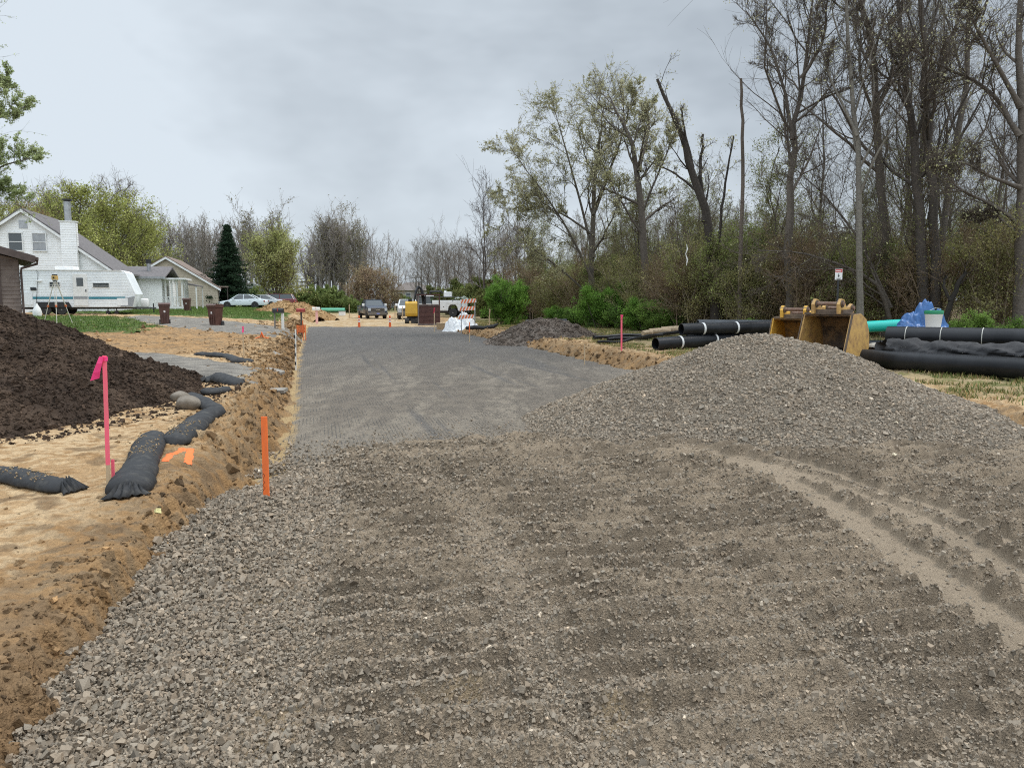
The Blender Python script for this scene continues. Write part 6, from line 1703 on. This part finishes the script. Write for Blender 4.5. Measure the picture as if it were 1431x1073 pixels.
# scrap of white plastic caught in a branch
q = at(959, 355, 33); o = MB().tube([(0, 0, .42), (.05, 0, .2), (-.02, .02, 0), (.06, 0, -.25), (.02, 0, -.5)], [.008, .03, .015, .035, .01], 5).build('plastic_scrap', TRIM); o.location = q
tag(o, 'scrap of white plastic caught in the branches near the broken tree', 'plastic scrap')
# ------------------------------------------------------------------ filter socks
def sock(pts, rad, label, seed, flat=.56, tied=True, dirt=None, lift=0):
    """pts: photo pixels on the ground; rad: metres"""
    P = []
    for (a, b) in pts:
        q = gp(a, b, .42); q = gp(a, b, gh(q.x, q.y)); P.append((q.x, q.y))
    P = np.array(P); n = 64; m = 28
    tt = np.linspace(0, len(P) - 1, n); X = np.interp(tt, np.arange(len(P)), P[:, 0]); Y = np.interp(tt, np.arange(len(P)), P[:, 1])
    for _ in range(3): X[1:-1] = (X[:-2] + 2 * X[1:-1] + X[2:]) / 4; Y[1:-1] = (Y[:-2] + 2 * Y[1:-1] + Y[2:]) / 4
    t = np.linspace(0, 1, n)
    rd = np.interp(t, np.linspace(0, 1, len(rad)), rad) * (1 + .10 * pn(t * 7, t * 0 + seed, seed))
    env = np.clip(np.minimum(t, 1 - t) / .06, 0, 1); rd = rd * (.22 + .78 * np.sqrt(1 - (1 - env) ** 2))
    dx = np.gradient(X); dy = np.gradient(Y); L = np.hypot(dx, dy); nx, ny = -dy / L, dx / L
    V = np.zeros((n, m, 3)); th = np.arange(m) * 2 * math.pi / m
    c, s_ = np.cos(th), np.sin(th)
    wr = 1 + .07 * fbm(t[:, None] * 16 + 0 * th[None], (np.cos(th) * 1.5)[None] + seed + 0 * t[:, None], 3, seed) + .05 * pn(t[:, None] * 40 + np.sin(th)[None] * 2, np.cos(th)[None] * 2 + 0 * t[:, None], seed + 1)
    rr = rd[:, None] * wr
    off = rr * c[None]
    gx = X[:, None] + nx[:, None] * off; gy = Y[:, None] + ny[:, None] * off
    gz = ground_h(X, Y)
    base = np.convolve(np.pad(gz, 4, mode='edge'), np.ones(9) / 9, 'valid')
    zz = np.where(s_[None] > 0, rr * flat * 1.25 * s_[None], rr * flat * .35 * s_[None])
    V[..., 0] = gx; V[..., 1] = gy; V[..., 2] = base[:, None] + rr * flat * .35 + zz - .01 + lift
    o0 = np.array([X[0], Y[0], base[0]])
    i = np.arange(n - 1)[:, None] * m; k = np.arange(m)[None]; k2 = (k + 1) % m
    F = np.stack([i + k, i + m + k, i + m + k2, i + k2], -1).reshape(-1, 4)
    root = empty('filter_sock', tuple(o0), 0, label, 'filter sock', 'black filter socks laid on the left verge')
    npmesh('tube', (V - o0).reshape(-1, 3), F, SOCK, root, smooth=True)
    if tied:
        # frayed gathered end
        mb = MB(); a = np.array([X[0], Y[0]]); d = -np.array([dx[0], dy[0]]) / L[0]; r0 = rd[4]
        for j in range(0):
            f = (j - 5) / 5; e = a + np.array([nx[0], ny[0]]) * f * r0 * .95 + d * (.05 + .05 * rr_.random())
            s0 = a + np.array([nx[0], ny[0]]) * f * r0 * .3 - d * .04
            z = base[0] + .05
            mb.tube([Vector((s0[0], s0[1], z)) - Vector(o0), Vector(((s0[0] + e[0]) / 2, (s0[1] + e[1]) / 2, z + .01)) - Vector(o0), Vector((e[0], e[1], gh(e[0], e[1]) + .012)) - Vector(o0)], [.022, .026, .008], 6)
        vs = []; nn = 17
        for q_, (dd, sp, hh) in enumerate(((-.03, .55, .10), (.04, .8, .05), (.10, 1.05, .015))):
            for j in range(nn):
                f = (j / (nn - 1) - .5) * 2
                e = a + np.array([nx[0], ny[0]]) * f * r0 * sp + d * (dd * (1 - .25 * f * f) + .02 * rr_.random() * (q_ == 2))
                vs.append((e[0] - o0[0], e[1] - o0[1], gh(e[0], e[1]) - o0[2] + hh * (1 - .5 * f * f) + .022 * math.sin(j * 2.3) * (1 - q_ * .3) + .01))
        mb.add(vs, [(q_ * nn + j, q_ * nn + j + 1, (q_ + 1) * nn + j + 1, (q_ + 1) * nn + j) for q_ in range(2) for j in range(nn - 1)])
        ge = mb.build('gathered_end', SOCK, root, 60); md = ge.modifiers.new('thickness', 'SOLIDIFY'); md.thickness = .012
    if dirt:
        f0, f1 = dirt; r = np.random.default_rng(seed); kk = 130
        ti = (r.uniform(f0, f1, kk) * (n - 1)).astype(int); ki = r.integers(4, 11, kk)
        c_ = V[ti, ki] + r.normal(0, .03, (kk, 3)) * np.array([1, 1, .1]); S = r.uniform(.005, .02, kk)
        q_ = rock_mesh('caked_soil', c_ - o0, S, np.repeat(C(.30, .22, .13)[None], kk, 0) * r.uniform(.7, 1.2, (kk, 1)), bpy.data.materials['clod_soil'], seed=seed)
        q_.parent = root; q_['kind'] = 'stuff'
    return root
sock([(178, 694), (190, 670), (202, 642), (216, 612)], [.185, .18, .155, .16, .14], 'fattest black filter sock lying beside the tall pink stake', 1, dirt=(.55, .8))
sock([(238, 622), (262, 606), (285, 590), (304, 577)], [.15, .17, .15, .14], 'black filter sock lying between the orange paint mark and the topsoil pile', 2, tied=False, dirt=(.1, .4))
sock([(306, 580), (292, 572), (276, 560), (262, 552)], [.10, .13, .12, .10], 'thin black filter sock beside the two round stones', 3, tied=False)
sock([(272, 549), (295, 551), (318, 545)], [.10, .13, .11], 'flattened greyish black filter sock below the darkest one', 4, tied=False, flat=.5)
sock([(284, 534), (305, 532), (322, 534), (334, 541)], [.11, .19, .18, .13], 'darkest black filter sock at the far end of the row', 5)
sock([(98, 686), (70, 682), (40, 678), (5, 671), (-30, 664)], [.12, .12, .13, .13, .13], 'dirty black filter sock lying at the left edge below the topsoil pile', 6, dirt=(.25, .7))
sock([(352, 506), (335, 505), (318, 500), (300, 498), (272, 496)], [.13, .17, .12, .16, .1], 'long lumpy dark filter sock across the rough soil beyond the driveway', 7, tied=False, flat=.5)
sock([(262, 525), (245, 524), (230, 526)], [.09, .12, .06], 'short dark filter sock scrap right of the driveway edge', 8, tied=False, flat=.45)
# two stones
for (px, py, r_, lb) in ((252, 556, .13, 'pale round stone touching the topsoil pile beside the socks'), (264, 565, .16, 'rounded grey brown stone in front of the pale one')):
    q = gp(px, py, .45); q.z = gh(q.x, q.y)
    bm = bmesh.new(); bmesh.ops.create_icosphere(bm, subdivisions=4, radius=r_)
    for v in bm.verts:
        s_ = 1 + .16 * float(pn(np.array([v.co.x * 7 + px]), np.array([v.co.y * 7 + v.co.z * 5]), 3)[0]); v.co = Vector((v.co.x * s_ * 1.1, v.co.y * s_, v.co.z * s_ * .75 + r_ * .45))
    me = bpy.data.meshes.new('boulder'); bm.to_mesh(me); bm.free(); me.shade_smooth(); me.materials.append(mat('field_stone', (.20, .17, .135), .85, (.15, .125, .095), 9, bump=.4))
    o = bpy.data.objects.new('field_stone', me); COL.objects.link(o); o.location = q; tag(o, lb, 'stone')
# orange sprayed mark on the soil
def spray():
    pth = [(231, 646), (238, 636), (246, 635), (255, 632), (266, 634), (266, 640), (262, 646)]
    P = []
    for a, b in pth:
        q = gp(a, b, .42); q = gp(a, b, gh(q.x, q.y)); P.append((q.x, q.y))
    P = np.array(P); n = 90; tt = np.linspace(0, len(P) - 1, n); X = np.interp(tt, np.arange(len(P)), P[:, 0]); Y = np.interp(tt, np.arange(len(P)), P[:, 1])
    dx = np.gradient(X); dy = np.gradient(Y); L = np.hypot(dx, dy) + 1e-9; nx, ny = -dy / L, dx / L
    K = 9; V = np.zeros((n, K, 3))
    for j in range(K):
        f = (j / (K - 1) - .5) * 2; w = .042 * (1 + .35 * pn(tt * 5, tt * 0 + 1.5 + (j > 4), 7))
        x = X + nx * f * w; y = Y + ny * f * w; V[:, j, 0] = x; V[:, j, 1] = y; V[:, j, 2] = ground_h(x, y) + .006 - .012 * (abs(f) > .9)
    o0 = V[0, 0].copy(); o = npmesh('spray_mark', (V - o0).reshape(-1, 3), gridfaces(n, K), mat('spray_orange', (.90, .17, .03), .7, (.7, .16, .04), 30), smooth=True)
    o.location = o0; tag(o, 'orange sprayed utility mark on the soil right of the fattest sock', 'paint mark')
spray()
# orange scribble mark further out
q = gp(366, 473, .5); g = gh(q.x, q.y); o = MB().tube([(-.25, 0, .02), (-.1, .1, .06), (0, 0, .25), (.08, 0, .05), (.3, -.1, .03)], .02, 5).tube([(0, 0, .2), (-.05, .2, .03)], .02, 5).build('orange_ribbon', ORP); o.location = (q.x, q.y, g); tag(o, 'knot of orange marking ribbon on the rough soil before the black mailbox', 'ribbon')
# broken slabs on the left bank
for k, (px, py, l, w_, lb) in enumerate(((386, 500, .55, .3, 'broken grey slab piece on the left bank, the farthest of three'), (383, 520, .5, .22, 'broken grey slab piece on the left bank, the middle of three'), (386, 540, .42, .16, 'pale narrow slab piece on the left bank, the nearest of three'))):
    q = gp(px, py, .3); g = gh(q.x, q.y)
    o = MB().prism([(-l / 2, -w_ / 2), (l * .4, -w_ * .55), (l / 2, w_ * .3), (l * .1, w_ / 2), (-l * .45, w_ * .4)], 'z', -.03, .03).build('slab_piece', mat('concrete_piece', (.30, .27, .235), .9, (.22, .2, .17), 9, bump=.4)); o.location = (q.x, q.y, g + .05); o.rotation_euler = (.25, .35 - .2 * k, -.6 + k * .3); tag(o, lb, 'slab piece', 'broken slabs on the left bank')
# green pipe far off and its white blocks
bigpipe('green_pipe', on(449, 432, 92, .2, .5), on(482, 432, 92, .2, .5), .22, 'green pipe lying across the far end of the sandy road', mat('pale_green_plastic', (.12, .42, .27), .4))
for px, lb in ((445, 'white block at the left end of the green pipe'), (478, 'white block under the right end of the green pipe')):
    q = on(px, 432, 91.3, .0); o = empty('white_block', q, 0, lb, 'block'); MB().b2(-.35, .35, -.3, .3, 0, .5, bev=.03).build('body', TRIM, o); MB().b2(-.4, .4, -.35, .35, .502, .56).build('cap', METG, o)
# dark rubber mats by the barricade
q = gp(673, 458, .4); o = MB().tube([(-.9, 0, .06), (-.4, .05, .1), (.1, 0, .07), (.7, -.03, .15), (.95, 0, .3)], [.1, .12, .1, .11, .05], 8).build('sock_scrap', SOCK, None, 60); o.location = (q.x, q.y, gh(q.x, q.y)); tag(o, 'dark filter sock lying at the foot of the striped barricade', 'filter sock')
# ------------------------------------------------------------------ sky and light
SUNEL, SUNAZ = R(56), R(78)
w = bpy.data.worlds.new('World'); SC.world = w; w.use_nodes = True
t = w.node_tree; bg = t.nodes['Background']
tc = t.nodes.new('ShaderNodeTexCoord')
sky = t.nodes.new('ShaderNodeTexSky'); sky.sky_type = 'NISHITA'; sky.sun_disc = False
sky.sun_elevation = SUNEL; sky.sun_rotation = SUNAZ
mp = t.nodes.new('ShaderNodeMapping'); mp.inputs['Scale'].default_value = (1.0, 1.0, 2.2); mp.inputs['Location'].default_value = (.35, .1, .2)
t.links.new(tc.outputs['Generated'], mp.inputs['Vector'])
n1 = t.nodes.new('ShaderNodeTexNoise'); n1.inputs['Scale'].default_value = 1.7; n1.inputs['Detail'].default_value = 5; n1.inputs['Roughness'].default_value = .55; n1.inputs['Distortion'].default_value = .15
t.links.new(mp.outputs[0], n1.inputs['Vector'])
cr = t.nodes.new('ShaderNodeValToRGB')
cr.color_ramp.elements[0].position = .38; cr.color_ramp.elements[0].color = (3.9, 4.36, 4.82, 1)
cr.color_ramp.elements[1].position = .62; cr.color_ramp.elements[1].color = (6.3, 6.95, 7.55, 1)
t.links.new(n1.outputs['Fac'], cr.inputs['Fac'])
# overcast vault is brighter overhead
sx = t.nodes.new('ShaderNodeSeparateXYZ'); t.links.new(tc.outputs['Generated'], sx.inputs[0])
mr = t.nodes.new('ShaderNodeMapRange'); mr.inputs['From Min'].default_value = .45; mr.inputs['From Max'].default_value = 1.0; mr.inputs['To Min'].default_value = 1; mr.inputs['To Max'].default_value = 3.4
t.links.new(sx.outputs['Z'], mr.inputs['Value'])
mu = t.nodes.new('ShaderNodeVectorMath'); mu.operation = 'SCALE'
t.links.new(cr.outputs['Color'], mu.inputs[0]); t.links.new(mr.outputs[0], mu.inputs['Scale'])
# brightening added to the unseen sky behind the camera, lifting surfaces that face it
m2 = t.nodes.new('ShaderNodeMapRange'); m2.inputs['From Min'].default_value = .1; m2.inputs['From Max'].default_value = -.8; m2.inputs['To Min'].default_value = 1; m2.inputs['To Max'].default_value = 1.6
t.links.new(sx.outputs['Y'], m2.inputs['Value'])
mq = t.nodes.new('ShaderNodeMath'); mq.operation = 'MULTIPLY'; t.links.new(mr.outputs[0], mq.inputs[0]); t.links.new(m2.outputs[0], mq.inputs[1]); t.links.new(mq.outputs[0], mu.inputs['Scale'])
mx = t.nodes.new('ShaderNodeMix'); mx.data_type = 'RGBA'; mx.inputs['Factor'].default_value = .93
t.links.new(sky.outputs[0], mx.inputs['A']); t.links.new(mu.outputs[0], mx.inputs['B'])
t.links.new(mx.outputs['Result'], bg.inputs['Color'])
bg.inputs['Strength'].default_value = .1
sd = bpy.data.lights.new('sun', 'SUN'); sd.energy = 1.6; sd.angle = R(14); sd.color = (1, .96, .9)
so = bpy.data.objects.new('sun', sd); COL.objects.link(so)
so.rotation_euler = Vector((math.sin(SUNAZ) * math.cos(SUNEL), math.cos(SUNAZ) * math.cos(SUNEL), math.sin(SUNEL))).to_track_quat('Z', 'Y').to_euler()
so.location = (0, 0, 50)
SC.view_settings.view_transform = 'Standard'; SC.view_settings.look = 'None'
SC.view_settings.exposure = .25; SC.view_settings.gamma = 1
SC.render.engine = 'CYCLES'
SC.cycles.max_bounces = 6; SC.cycles.transparent_max_bounces = 8
SC.cycles.use_denoising = False
SC.cycles.filter_width = 1.1
